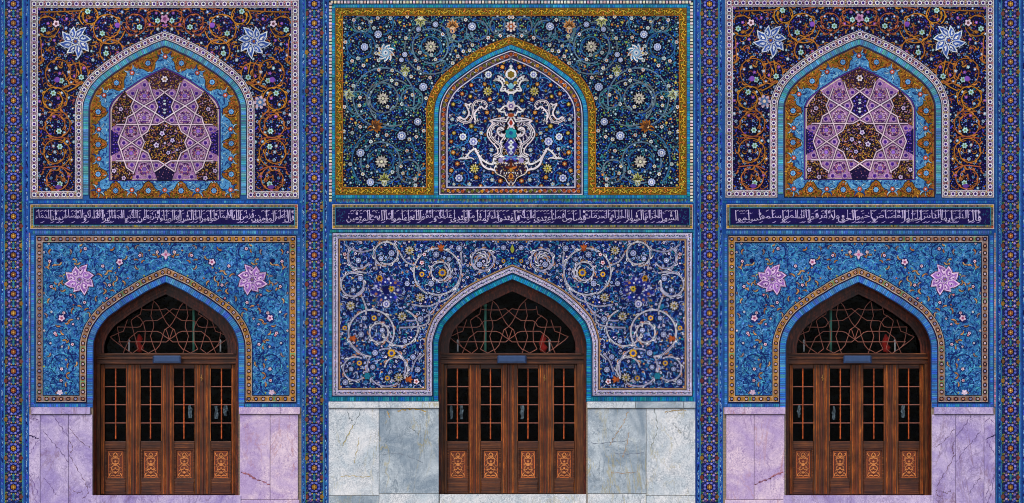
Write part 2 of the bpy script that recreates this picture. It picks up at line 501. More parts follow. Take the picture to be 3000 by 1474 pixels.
# ------------------------------------------------------------------ measured outlines (photograph pixels)
H_UP = [(231, 339.6), (231.3, 320.7), (233, 300.5), (239, 281.6), (247.4, 262.6), (256.9, 246), (271, 229.4), (285.3, 215), (301.9, 202), (318.5, 189), (335, 178.5), (352.8, 166.2), (370.6, 154.8), (388.4, 145.3), (406, 135.8), (426.3, 127), (446.4, 116.9), (483, 103.5)]
H_LO = [(243, 1030), (243.8, 1005), (248.6, 982.7), (258, 957.9), (271, 936.5), (287.7, 915.2), (304.3, 899.8), (324.4, 885.6), (343.4, 871.4), (363.5, 858.3), (382.5, 847.7), (401.4, 835.4), (421.6, 824), (444, 813.5), (464, 803.8), (486, 794.5)]
H_CU = [(1259.5, 364), (1260, 329), (1264, 300), (1271, 279), (1282, 257.7), (1295, 239), (1313.7, 220), (1342, 198.5), (1370.6, 177.5), (1401, 159.5), (1437, 141.6), (1470, 128.6), (1497, 118)]
H_CL = [(1258, 1044), (1258, 1004), (1262.8, 980), (1270, 959), (1278, 940), (1294.8, 918.8), (1318.5, 894), (1342, 873.7), (1366, 856), (1396.7, 838), (1427.5, 822.8), (1460.7, 807), (1501, 790)]
NAVY = (26, 20, 88); INK = (8, 6, 34); TURQ = (52, 122, 176); CYAN = (104, 176, 206)

def frame_path(x0, x1, y0, y1, ar):
    """centre line of a border that runs round a panel and up over the arch, clockwise"""
    return [(x0, y1), (x0, y0), (x1, y0), (x1, y1)] + ar[::-1]

def mirror_pts(pts, cx): return pts + [(2 * cx - p[0],) + tuple(p[1:]) for p in pts]

def star_blossom(A, x, y, r, fill, line, halo, heart, fl=1, a0=0.3, lvl=6, wide=0.0):
    """lacy eight petalled blossom, petals of unequal size with pierced middles"""
    spec = [(k, 1.0 + 0.12 * math.sin(k * 2.3), 0.46 + wide + 0.06 * math.cos(k * 1.7)) for k in range(8)]
    for k, L, W in spec:
        a = fl * (a0 + k * math.pi / 4 + 0.08 * math.sin(k * 3.1)); c, q = math.cos(a), math.sin(a)
        if fl < 0: c, a = -math.cos(fl * a), math.pi - fl * a; q = math.sin(a)
        px, py = x + c * r * 0.20, y + q * r * 0.20; LL = r * 0.84 * L; WW = r * W
        A.leaf(px, py, a, LL + 3, WW + 6, halo, lvl, None, 0.45 * fl)
    for k, L, W in spec:
        a = fl * (a0 + k * math.pi / 4 + 0.08 * math.sin(k * 3.1)); c, q = math.cos(a), math.sin(a)
        if fl < 0: c, a = -math.cos(fl * a), math.pi - fl * a; q = math.sin(a)
        px, py = x + c * r * 0.20, y + q * r * 0.20; LL = r * 0.84 * L; WW = r * W; up = lvl + 1 + (k % 2) * 4
        A.leaf(px, py, a, LL, WW + 1, line, up, None, 0.45 * fl)
        A.leaf(px + c * 2.5, py + q * 2.5, a, LL - 8, WW - 4, fill, up + 1, None, 0.45 * fl)
        A.leaf(px + c * 7, py + q * 7, a, LL * 0.42, WW * 0.34, line, up + 2, None, 0.45 * fl)
        A.disc(px + c * LL * 0.42, py + q * LL * 0.42, 2.0, mixc(fill, (10, 10, 40), 0.7), up + 3, 6)
        for sg in (-1, 1): A.curl(px + c * LL * 0.5, py + q * LL * 0.5, a + sg * 0.8, LL * 0.34, 1.8, -sg * 2.0, mixc(fill, line, 0.75), up + 2, None)
        b = a + math.pi / 8
        A.leaf(x + math.cos(b) * r * 0.62, y + math.sin(b) * r * 0.62, b, r * 0.22, 4, line, lvl + 2, None)
    A.lobed(x, y, r * 0.27, 7, 0.3, line, lvl + 10); A.lobed(x, y, r * 0.20, 7, 0.3, mixc(fill, (20, 20, 70), 0.2), lvl + 11); A.disc(x, y, r * 0.09, heart, lvl + 12, 7)

# ---- chain border of white links with violet hearts (outer bays, upper panel)
def border_links(A, path, half=10, pitch=20.6, tint=None):
    A.ribbon(path, half * 2 + 4, (60, 50, 80), 6, True, False)
    A.ribbon(path, half * 2, (206, 186, 200), 7, True, False)
    for d in (-half + 0.2, half - 0.2): A.ribbon(offset(path, d, True), 1.6, (244, 236, 240), 9, True, False)
    for d in (-half + 2.4, half - 2.4): A.ribbon(offset(path, d, True), 1.3, (60, 40, 70), 8, True, False)
    for x, y, a, i in walk(path, True, pitch):
        u, v = rot(x, y, a, pitch / 2, 0)
        g = random.choice([(206, 190, 110), (210, 130, 120), (170, 200, 170), (190, 150, 190)])
        for sg in (-1, 1):
            q = rot(u, v, a, 0, sg * half * 0.55); A.disc(q[0], q[1], 2.3, g, 8, 6)
        A.disc(u, v, 4.2, (58, 40, 62), 9, 8); A.disc(u, v, 1.7, (200, 150, 170), 10, 5)
        A.disc(x, y, half * 0.80, (60, 38, 70), 9, 12)
        A.disc(x, y, half * 0.70, (238, 226, 240), 10, 12)
        A.disc(x, y, half * 0.42, tint or random.choice([(92, 60, 150), (80, 50, 140), (60, 60, 130)]), 11, 8)
        A.disc(x, y, half * 0.16, (20, 10, 40), 12, 5)
# ---- tan border of dark rings and orange sprays (outer bays, spandrel)
def border_rings(A, path, half, pitch, xmid):
    A.ribbon(path, half * 2 + 5, (30, 20, 50), 6, True, False)
    r = resample(path, 14, True)
    for i in range(len(r)):
        p, q = r[i], r[(i + 1) % len(r)]
        t = (p[0] - 100) / 760
        c = mixc((138, 124, 126), (190, 138, 70), t * 0.75 + random.uniform(-0.2, 0.25))
        if random.random() < 0.08: c = (110, 150, 110)
        dx, dy = q[0] - p[0], q[1] - p[1]; l = math.hypot(dx, dy) or 1; nx, ny = -dy / l * half, dx / l * half
        A.poly([(p[0] - nx, p[1] - ny), (q[0] - nx, q[1] - ny), (q[0] + nx, q[1] + ny), (p[0] + nx, p[1] + ny)], c, 7)
    for d in (-half + 0.6, half - 0.6): A.ribbon(offset(path, d, True), 1.2, (196, 178, 170), 8, True, False)
    for d in (-half - 1.6, half + 1.6): A.ribbon(offset(path, d, True), 1.6, (24, 16, 48), 8, True, False)
    for x, y, a, i in walk(path, True, pitch):
        t = max(0, min(1, (x - 100) / 760)); g = mixc((150, 96, 84), (222, 150, 30), t + random.uniform(-0.35, 0.35))
        for sg in (-1, 1):
            q = rot(x, y, a, sg * pitch * 0.33, 0)
            A.leaf(q[0], q[1], a + math.pi / 2 * sg, half * 0.7, 3.4, g, 8, (70, 40, 40), 0.5, 0.8)
            A.leaf(q[0], q[1], a - math.pi / 2 * sg, half * 0.7, 3.4, g, 8, (70, 40, 40), -0.5, 0.8)
        A.disc(x, y, 6.1, (24, 12, 34), 10, 10); A.disc(x, y, 3.4, random.choice([(214, 190, 200), (200, 150, 130), (150, 150, 190)]), 11, 8)
        A.disc(x, y, 1.5, (120, 60, 90), 12, 5)
# ---- golden scroll border (centre bay, upper panel)
def border_gold(A, path, half=10, pitch=17):
    A.ribbon(path, half * 2 + 5, (30, 18, 20), 6, True, False)
    A.ribbon(path, half * 2, (132, 98, 22), 7, True, False)
    for d in (-half - 1, half + 1): A.ribbon(offset(path, d, True), 1.7, (178, 110, 44) if d > 0 else (150, 110, 60), 8, True, False)
    for sg in segs(path, True):
        r = resample(sg, pitch / 8); nr = normals(r, False)
        wv = [(p[0] + n[0] * math.sin(i * math.pi / 8) * half * 0.45, p[1] + n[1] * math.sin(i * math.pi / 8) * half * 0.45) for i, (p, n) in enumerate(zip(r, nr))]
        A.ribbon(wv, 5.4, (44, 26, 8), 8, False, False)
        for i in range(0, len(wv) - 3, 3): A.ribbon(wv[i:i + 4], [1.4, 3.2, 3.0, 1.2], random.choice([(222, 170, 50), (196, 160, 60), (206, 130, 50), (170, 160, 60), (230, 186, 70)]), 9, False, False)
    for x, y, a, i in walk(path, True, pitch):
        sg = 1 if i % 2 else -1
        q = rot(x, y, a, pitch * 0.45, sg * half * 0.35)
        c = random.choice([(222, 170, 44), (206, 160, 40), (214, 130, 60), (196, 170, 60), (170, 160, 60)])
        A.leaf(q[0], q[1], a + sg * 1.0, half * 0.85, 4.6, c, 9, (50, 30, 14), 0.6 * sg, 0.9)
        A.leaf(q[0], q[1], a - sg * 1.9, half * 0.7, 4.0, c, 9, (50, 30, 14), 0.6, 0.9)
        q = rot(x, y, a, 0, -sg * half * 0.5); A.disc(q[0], q[1], 2.2, (110, 130, 60), 10, 6)
        for m_ in range(3):
            q = rot(x, y, a, random.uniform(-8, 8), random.uniform(-7, 7)); A.leaf(q[0], q[1], random.uniform(0, 6.3), 6, 3, random.choice([(200, 150, 50), (150, 120, 40), (214, 160, 60)]), 8, (44, 26, 10), 0.4, 0.8)
# ---- white leaf border (centre bay, spandrel)
def border_leaves(A, path, half=8, pitch=15):
    A.ribbon(path, half * 2 + 5, (16, 14, 54), 6, True, False)
    A.ribbon(path, half * 2, (206, 202, 232), 7, True, False)
    for d in (-half + 2.2, half - 2.2): A.ribbon(offset(path, d, True), 1.0, (110, 96, 130), 8, True, False)
    ins = offset(path, half + 4.2, True)
    A.ribbon(ins, 4.6, (120, 96, 84), 8, True, False); A.ribbon(ins, 1.6, (186, 150, 90), 9, True, False)
    for x, y, a, i in walk(path, True, pitch):
        sg = 1 if i % 2 else -1
        A.leaf(*rot(x, y, a, -pitch * 0.4, -sg * 2.8), a + 0.7 * sg, pitch * 0.72, 5.4, (34, 36, 84), 8, None, -0.5 * sg)
        A.leaf(*rot(x, y, a, -pitch * 0.1, sg * 3), a - 0.5 * sg, pitch * 0.6, 3.6, (72, 66, 128), 9, None, 0.3)
        A.leaf(*rot(x, y, a, -pitch * 0.25, -sg * 2.0), a + 0.7 * sg, pitch * 0.4, 1.8, (206, 210, 240), 10, None)
        q = rot(x, y, a, pitch * 0.5, 0); A.disc(q[0], q[1], 2.3, random.choice([(120, 130, 70), (150, 100, 60), (90, 120, 120)]), 10, 6)
# ---- orange rosette border (round the centre niche panel)
def border_rosettes(A, path, half=9, pitch=26):
    A.ribbon(path, half * 2 + 6, (30, 24, 60), 6, True, False)
    A.ribbon(path, half * 2, (74, 60, 82), 7, True, False)
    for d, w_ in ((-half - 1.4, 2.4), (half + 1.6, 3.2)): A.ribbon(offset(path, d, True), w_, (222, 222, 246), 9, True, False)
    for sg in segs(path, True):
        r = resample(sg, pitch / 12); nr = normals(r, False)
        wv = [(p[0] + n[0] * math.cos(i * math.pi / 6) * half * 0.55, p[1] + n[1] * math.cos(i * math.pi / 6) * half * 0.55) for i, (p, n) in enumerate(zip(r, nr))]
        A.ribbon(wv, 2.0, (206, 176, 184), 8, False, False)
    for x, y, a, i in walk(path, True, pitch):
        for sh, sg in ((0, -1), (pitch / 2, 1)):
            q = rot(x, y, a, sh, sg * half * 0.12)
            A.disc(q[0], q[1], 6.2, (26, 16, 30), 9, 9)
            A.lobed(q[0], q[1], 5.0, 5, 0.25, random.choice([(206, 120, 40), (184, 92, 44), (200, 140, 40), (120, 120, 50)]), 10)
            A.disc(q[0], q[1], 1.6, (90, 40, 20), 11, 5)
            q = rot(x, y, a, sh + pitch / 4, 0)
            A.leaf(q[0] - 2, q[1], a + sg * 0.9, 6, 3, random.choice([(214, 210, 226), (190, 110, 130), (110, 140, 110)]), 9, None)

def dots(A, ins, box, r, cols, rad, lvl, keep=()):
    for x, y in poisson(ins, *box, r, None, keep):
        A.disc(x, y, rad * random.uniform(0.7, 1.2), random.choice(cols), lvl, 6)

# ================================================================== OUTER BAYS
def outer_upper(T, parent, lab):
    random.seed(5)
    ar = arch(H_UP, 483, 571)
    fp = frame_path(100.5, 865, 11.8, 571, ar)
    field = offset(resample(fp, 7, True), 0, True)
    inn = offset(fp, 12, True)
    root = Art(T, 0.002); root.poly([(84, -60), (884, -60), (884, 590), (84, 590)], (46, 92, 150), 0)
    # --- spandrel field with orange scrolls
    A = root
    A.poly(fp, (14, 12, 58), 1)
    ins = pip(inn); A.inside = ins; A.sym = 483
    vine = lambda x: mixc((160, 84, 70), (190, 134, 44), random.uniform(0, 1))
    circ = [(318, 82, 48, 0.2, 1), (395, 70, 34, 2.8, -1), (452, 52, 27, 2.9, -1), (176, 212, 50, -0.8, 1), (226, 214, 36, 3, -1), (159, 292, 38, 0.5, -1),
            (166, 366, 40, -1, 1), (164, 448, 43, 1.2, -1), (166, 524, 36, -1.2, 1), (140, 76, 34, 0.2, 1), (330, 150, 40, 0.6, 1), (262, 48, 30, 2.2, 1)]
    keep = [(222, 121)]
    for k, (x, y, r, a0, dr) in enumerate(circ):
        c = vine(x)
        pts = A.spiral(x, y, r, a0, dr * 1.35, 2.7, c, 4, 0.5, (8, 4, 28), 1.5)
        for q in range(3, len(pts) - 2, 5):
            p = pts[q]; p2 = pts[q + 1]; a = math.atan2(p2[1] - p[1], p2[0] - p[0])
            if ins(*p): A.curl(p[0], p[1], a - dr * 0.9 * (1 if q % 2 else -0.6), r * 0.42, 4.2, dr * (2.4 if q % 2 else -2), mixc(c, (214, 150, 60), 0.3), 4, (10, 6, 34), 1.1)
        A.flower(pts[-1][0], pts[-1][1], 9, 6, (170, 214, 216), (120, 150, 90), (8, 6, 30), 6); keep.append(pts[-1])
    for pa, pb, pc in (((318, 30), (380, 22), (430, 28)), ((232, 180), (238, 240), (196, 270)), ((140, 330), (186, 330), (200, 345)), ((132, 408), (190, 404), (206, 420)), ((128, 492), (176, 488), (206, 500)), ((118, 36), (190, 34), (270, 30)), ((120, 120), (124, 180), (130, 170))):
        A.ribbon(catmull([pa, pb, pc], 8), 5.6, (10, 6, 34), 4); A.ribbon(catmull([pa, pb, pc], 8), 3.0, vine(pb[0]), 5)
        A.curl(pb[0], pb[1], random.uniform(0, 6), 22, 6, 2.2, vine(0), 5)
    for x, y in poisson(lambda x, y: ins(x, y) and x <= 483 and math.dist((x, y), (222, 121)) > 46, 112, 483, 22, 560, 16.5, None, keep):
        t = random.random()
        if t < 0.52: A.flower(x, y, random.uniform(4.2, 6.0), 6, random.choice([(104, 150, 186), (130, 176, 190), (80, 120, 186), (150, 176, 200)]), random.choice([(226, 236, 240), (60, 60, 130)]), (6, 4, 40), 3)
        elif t < 0.72: A.curl(x, y, random.uniform(0, 6.3), 17, 5, random.choice([-2.2, 2.2]), random.choice([(166, 100, 56), (176, 126, 56), (150, 84, 80)]), 3)
        elif t < 0.9: A.leaf(x, y, random.uniform(0, 6.3), 13, 5.5, random.choice([(56, 96, 186), (40, 120, 150), (70, 70, 190), (90, 60, 160)]), 3, (10, 8, 44), 0.4)
        else: A.flower(x, y, 5.5, 5, (120, 80, 180), (206, 130, 170), (10, 8, 40), 3)
    for x, y in poisson(lambda x, y: ins(x, y) and x <= 483 and math.dist((x, y), (222, 121)) > 40, 112, 483, 22, 560, 14): A.curl(x, y, random.uniform(0, 6.3), 20, 2.2, random.choice([-3.4, 3.4]), vine(0), 3, (8, 4, 28), 0.9)
    dots(A, lambda x, y: ins(x, y) and x <= 483, (112, 483, 22, 560), 6.5, [(60, 90, 200), (44, 56, 160), (110, 130, 226), (40, 110, 140), (120, 150, 190), (96, 50, 140)], 1.9, 2)
    # lilac blossoms on the scrolls and pink ones in the corners
    A.disc(344, 74, 8, (130, 84, 180), 8, 7); A.disc(168, 234, 8.5, (130, 84, 180), 8, 7); A.disc(172, 548, 10, (110, 70, 160), 8, 8, 6)
    A.flower(165, 70, 11, 5, (226, 190, 206), (120, 80, 90), INK, 7); A.inside = None
    A.sym = None
    A.flower(483, 56, 14, 5, (200, 150, 190), (130, 70, 120), INK, 8)
    A.lobed(762, 300, 20, 7, 0.4, (220, 190, 206), 6, 0.4); A.lobed(762, 300, 14, 7, 0.4, (96, 130, 180), 7, 0.1); A.disc(762, 300, 5, (210, 190, 170), 8)
    for sx, fl in ((222, 1), (744, -1)):
        star_blossom(A, sx, 122, 48, (60, 92, 166), (216, 226, 242), (10, 6, 36), (150, 96, 50), fl)
    o = root.build('upper_panel', parent)
    o['label'] = lab
    # --- link border and turquoise arch band
    B = Art(T, 0.002)
    border_links(B, fp)
    B.build('link_border', o)
    C = Art(T, 0.002)
    path = offset(ar, 21, False)
    C.ribbon(offset(ar, 21), 22, (66, 58, 92), 6, False, False)
    bricks(C, resample(path, 5), 7.6, 5.2, (92, 160, 190), (40, 90, 120), 8)
    C.build('turquoise_arch_band', o)
    # --- inner niche panel: gold and blue cartouche band round the star pattern
    G = Art(T, 0.003)
    def loop(d, yb): a = offset(ar, d); a[0] = (a[0][0], yb); a[-1] = (a[-1][0], yb); return a
    outer = loop(31, 582); G.poly(outer, (24, 14, 36), 3)
    G.poly(loop(33.5, 579.5), (140, 108, 70), 4); G.poly(loop(36, 577), (170, 118, 44), 5)
    mid = resample(loop(60, 556), 3.0, True); nr = normals(mid, True); n = len(mid)
    # anchors where the blue lobes swell outwards
    anch = [(483, 168), (387, 213), (312, 283), (293, 380), (293, 465), (286, 562), (386, 557)]
    anch = anch + [(966 - x, y) for x, y in anch[1:]] + [(483, 557)]
    ia = sorted(min(range(n), key=lambda i: math.dist(mid[i], a)) for a in anch)
    wave = []; yel = []
    for k in range(len(ia)):
        i0 = ia[k]; i1 = ia[(k + 1) % len(ia)]
        if i1 <= i0: i1 += n
        for i in range(i0, i1):
            t = (i - i0) / (i1 - i0); q = i % n
            d = 27 - 40 * abs(math.cos(math.pi * t)) ** 1.15 + 2.4 * math.cos(math.pi * t * 10)
            wave.append((mid[q][0] + nr[q][0] * d, mid[q][1] + nr[q][1] * d))
        q = ((i0 + i1) // 2) % n; yel.append((mid[q][0] - nr[q][0] * 3, mid[q][1] - nr[q][1] * 3, math.atan2(nr[q][1], nr[q][0])))
    # little brass sprays on the gold ground
    gp = resample(loop(40, 575), 6, True) + resample(loop(48, 566), 7, True) + resample(loop(56, 559), 8, True)
    for i, (x, y) in enumerate(gp):
        a = random.uniform(0, 6.3)
        G.leaf(x, y, a, 8, 4, random.choice([(206, 150, 50), (190, 100, 50), (110, 110, 36), (130, 60, 36)]), 6, (44, 22, 20), 0.5, 0.9)
    G.poly(wave, (16, 10, 40), 7); G.poly(offset(wave, 1.8, True), (78, 136, 182), 8)
    for x, y, a in yel:
        # orange cusped lobe pushing into the blue
        G.lobed(x, y, 17, 6, 0.25, (40, 18, 20), 8, a); G.lobed(x, y, 15, 6, 0.3, (176, 112, 52), 9, a)
        G.leaf(*rot(x, y, a, 10, 0), a, 11, 10, (186, 100, 46), 9, (40, 18, 20))
        for k in range(8): G.disc(x + math.cos(k * .785) * 11.8, y + math.sin(k * .785) * 11.8, 1.5, random.choice([(60, 30, 20), (120, 110, 40), (210, 160, 90)]), 12, 5)
        G.disc(x, y, 9.6, (22, 14, 56), 10, 10); G.lobed(x, y, 8, 8, 0.3, (110, 170, 226), 11); G.disc(x, y, 3, (40, 60, 160), 12, 6); G.disc(x, y, 1.3, (230, 230, 210), 13, 5)
    for i in ia:
        x, y = mid[i]; a = math.atan2(nr[i][1], nr[i][0]); x -= nr[i][0] * 1; y -= nr[i][1] * 1
        G.lobed(x, y, 9, 6, 0.3, (26, 18, 60), 9); G.lobed(x, y, 7.4, 6, 0.4, (196, 92, 56), 10); G.disc(x, y, 3, (214, 206, 236), 11, 6)
        for k in (-2.4, -1.5, -0.7, 0.7, 1.5, 2.4):
            G.curl(*rot(x, y, a + k, 10, 0), a + k * 0.9, 15, 3.2, 1.2 * (1 if k > 0 else -1), random.choice([(130, 180, 214), (170, 206, 226), (40, 84, 150)]), 9, (14, 30, 90), 1.1)
        for k in (-3, 3):
            for m_ in (20, 30):
                q = (i + k * m_ // 9) % n
    wi = pip(offset(wave, 4, True)); wo = pip(loop(86, 532))
    for x, y in poisson(lambda x, y: wi(x, y) and not wo(x, y), 262, 704, 136, 582, 7.5):
        G.curl(x, y, random.uniform(0, 6.3), 9, 2.2, random.choice([-3, 3]), random.choice([(26, 60, 130), (20, 40, 100), (140, 190, 214), (50, 100, 160)]), 8, None)
    lp = resample(loop(82, 536), 8, True); nl = normals(lp, True)
    for i, (x, y) in enumerate(lp):
        a = math.atan2(nl[i][1], nl[i][0])
        G.leaf(x, y, a + random.choice([-1.2, 1.2, 2.4]), 10, 3, random.choice([(30, 84, 176), (160, 210, 240), (24, 60, 140)]), 9, None, 0.5)
    G.poly(loop(88, 531), (40, 28, 60), 10); G.poly(loop(89.6, 529.5), (92, 60, 150), 11)
    G.poly(loop(92.6, 528), (32, 18, 44), 12); G.poly(loop(93.6, 526.8), (222, 200, 190), 13); 
    ng = G.build('niche_panel', o); ng['label'] = 'arched niche panel with white ten pointed star lattice inside a gold and blue border'
    # --- star lattice
    S = Art(T, 0.020); S.k = 0
    core = loop(97, 524.5); S.poly(core, (160, 118, 166), 0)
    ci = pip(loop(98, 523.5))
    S.inside = ci; S.sym = 483
    def c1(p): return [(200 + a / 4.22, 60 + b / 4.22) for a, b in p]
    def c4(p): return [(200 + a / 4.22, 340 + b / 4.22) for a, b in p]
    lines = [c1([(915, 715), (865, 850), (817, 987), (780, 1070), (815, 1155)]) + c4([(868, 108), (908, 248), (945, 330), (905, 425), (865, 553), (805, 720), (785, 795)]),
             c1([(915, 715), (1000, 775), (1045, 920), (1075, 985), (1110, 1070), (1078, 1145)]) + c4([(1050, 20), (1015, 125), (985, 195), (912, 245), (785, 332), (655, 425), (530, 500)]),
             c1([(715, 850), (1130, 850), (1195, 892)]),
             c1([(715, 850), (735, 920), (817, 987), (940, 1060), (1078, 1145), (1195, 1225)]),
             c1([(1195, 892), (1075, 985), (940, 1060), (815, 1155), (735, 1200)]) + c4([(712, 105), (652, 238), (620, 330), (655, 425), (697, 557), (725, 640), (812, 700), (945, 790), (1068, 692), (1195, 605)]),
             c4([(530, 165), (600, 108), (1110, 108), (1195, 62)]),
             c4([(530, 165), (655, 245), (785, 332), (908, 415), (990, 460), (1030, 560), (1068, 692), (1105, 800)]),
             c4([(530, 500), (590, 557), (1120, 557), (1195, 605)])]
    # coloured grounds between the strapwork
    S.sym = None; S.inside = None
    def fill(p, col, lvl=1): S.poly(p, col, lvl)
    m = lambda q: [(966 - x, y) for x, y in q]
    def both(p, col): fill(p, col); fill(m(p), col)
    hex_ = c1([(1110, 1070), (1078, 985), (1195, 892)])
    fill(hex_ + [(483, 271.5)] + m(c1([(1078, 985), (1110, 1070), (1078, 1145)])) + [(483, 350.5)] + c1([(1078, 1145)]), (30, 18, 78))
    rz = c4([(1195, 62), (1110, 108), (1015, 125), (985, 195), (912, 245), (945, 330), (905, 425), (990, 460), (1030, 557), (1110, 557), (1195, 605)])
    fill(rz + m(rz)[::-1], (34, 22, 44))
    both(c4([(530, 170), (640, 245), (620, 330), (655, 425), (530, 495)]), (34, 20, 92))
    both(c1([(700, 870), (735, 920), (817, 987), (780, 1070), (815, 1155), (735, 1200)]) + c4([(712, 105), (600, 108), (540, 140), (540, -60), (560, -120), (620, -210)]), (44, 28, 44))
    both(c4([(540, 560), (697, 557), (725, 640), (812, 700), (785, 790), (540, 790)]), (44, 28, 44))
    topc = c1([(1195, 600), (1100, 640), (950, 720), (1000, 775), (1030, 850), (1130, 850), (1195, 892)])
    fill(topc + m(topc)[::-1], (60, 36, 60))
    bt = c4([(1195, 605), (1068, 692), (1105, 800), (1195, 800)]); fill(bt + m(bt)[::-1], (34, 22, 70))
    # pink triangles of the lattice with violet hearts
    S.sym = 483
    tri = c1([(945, 800), (800, 905), (1105, 905), (840, 1070), (1040, 1070), (810, 805), (775, 1235), (1105, 1235)]) + c4([(625, 165), (938, 160), (690, 335), (880, 335), (625, 500), (938, 500), (790, 608), (1092, 612), (860, 755), (1010, 755), (600, 745 - 900)])[:-1]
    for x, y in tri:
        if not ci(x, y): continue
        S.disc(x, y, 10.8, (150, 112, 160), 3, 3 if random.random() < .5 else 6); S.disc(x, y, 8.6, (196, 160, 196), 3, 6)
        S.disc(x, y, 5.6, (130, 84, 170), 4, 7); S.lobed(x, y, 6, 5, 0.3, (84, 44, 146), 5, 0.4); S.disc(x, y, 1.8, (50, 24, 90), 6, 5)
    for x, y in c1([(945, 935), (942, 1205)]) + c4([(780, 190), (780, 462), (945, 660)]):
        S.lobed(x, y, 21, 6, 0.15, (104, 62, 116), 2, 0.5)
        for k in range(12):
            a = k * 0.5236; S.disc(x + math.cos(a) * 17, y + math.sin(a) * 17, 2.6, random.choice([(210, 170, 200), (186, 150, 160), (60, 30, 70), (150, 120, 110)]), 3, 6)
            S.disc(x + math.cos(a + .3) * 11.5, y + math.sin(a + .3) * 11.5, 2.3, random.choice([(80, 40, 130), (200, 170, 206), (190, 110, 130)]), 4, 6)
        S.lobed(x, y, 6, 6, 0.3, (150, 110, 206), 5)
        S.ribbon([(x + 20.5 * math.cos(q * .6283), y + 20.5 * math.sin(q * .6283)) for q in range(10)], 1.4, (206, 176, 200), 4, True)
        S.ribbon([(x + 9 * math.cos(q * 1.0472), y + 9 * math.sin(q * 1.0472)) for q in range(6)], 1.2, (216, 186, 206), 4, True)
    S.inside = ci
    for l in lines:
        S.ribbon(l, 6.4, (56, 28, 64), 8); S.ribbon(l, 3.2, (238, 214, 226), 9)
    # brown and olive filigree in the dark cells
    S.sym = None
    def fili(poly_, n_, cols, sz=10, flowers=2, dotc=(190, 150, 70)):
        f = pip(poly_); xs = [p[0] for p in poly_]; ys = [p[1] for p in poly_]
        for x, y in poisson(f, min(xs), max(xs), min(ys), max(ys), n_):
            S.curl(x, y, random.uniform(0, 6.3), sz, 2.6, random.choice([-3, 3]), random.choice(cols + [(200, 166, 190), (150, 110, 160)]), 3, (20, 10, 30), 0.8)
        for x, y in poisson(f, min(xs), max(xs), min(ys), max(ys), n_ * 0.8): S.disc(x, y, 1.3, random.choice(cols + [dotc]), 5, 5)
    brn = [(196, 150, 66), (170, 136, 60), (140, 114, 54), (196, 120, 66), (160, 96, 70)]
    for x, y in poisson(ci, 326, 640, 196, 524, 6): S.disc(x, y, 1.5, random.choice([(200, 160, 190), (70, 34, 90), (150, 110, 170), (60, 30, 80), (170, 110, 130)]), 2, 5)
    big = rz + m(rz)[::-1]; fili(big, 7.5, brn, 12)
    for x, y, r in ((476, 392, 8), (459, 426, 8.5), (484, 420, 4), (506, 412, 7), (494, 448, 6.5), (520, 440, 4)):
        S.flower(x, y, r, 5, (206, 196, 240), (120, 90, 150), (20, 10, 40), 6)
    side = c1([(700, 870), (735, 920), (817, 987), (780, 1070), (815, 1155), (735, 1200)]) + c4([(712, 105), (600, 108), (540, 140), (540, -60), (560, -120), (620, -210)])
    cor = c4([(540, 560), (697, 557), (725, 640), (812, 700), (785, 790), (540, 790)])
    for q in (side, m(side), cor, m(cor), topc + m(topc)[::-1]): fili(q, 7.5, brn, 10)
    S.flower(483, 233, 10, 6, (226, 206, 226), (150, 120, 60), (40, 20, 50), 6)
    for x, y in c1([(655, 1100)]) + c4([(570, 680), (690, 770)]):
        for xx in (x, 966 - x): S.flower(xx, y, 7, 5, (214, 196, 226), (110, 80, 130), (40, 20, 50), 6)
    for x, y in ((483, 296), (483, 305), (483, 322), (483, 331)): S.disc(x, y, 4.2, (190, 206, 214), 5, 6, 3)
    for x, y in ((467, 300), (499, 300), (467, 328), (499, 328), (468, 314), (498, 314), (475, 288), (491, 288), (475, 340), (491, 340)): S.disc(x, y, 2.8, (100, 84, 200), 5, 6)
    for yy in (380, 390, 400, 412, 424, 436, 446):
        for xx in (336, 344, 630, 622): S.disc(xx, yy, 2.6, (90, 60, 180), 5, 6)
    S.build('star_lattice', o)
    return o

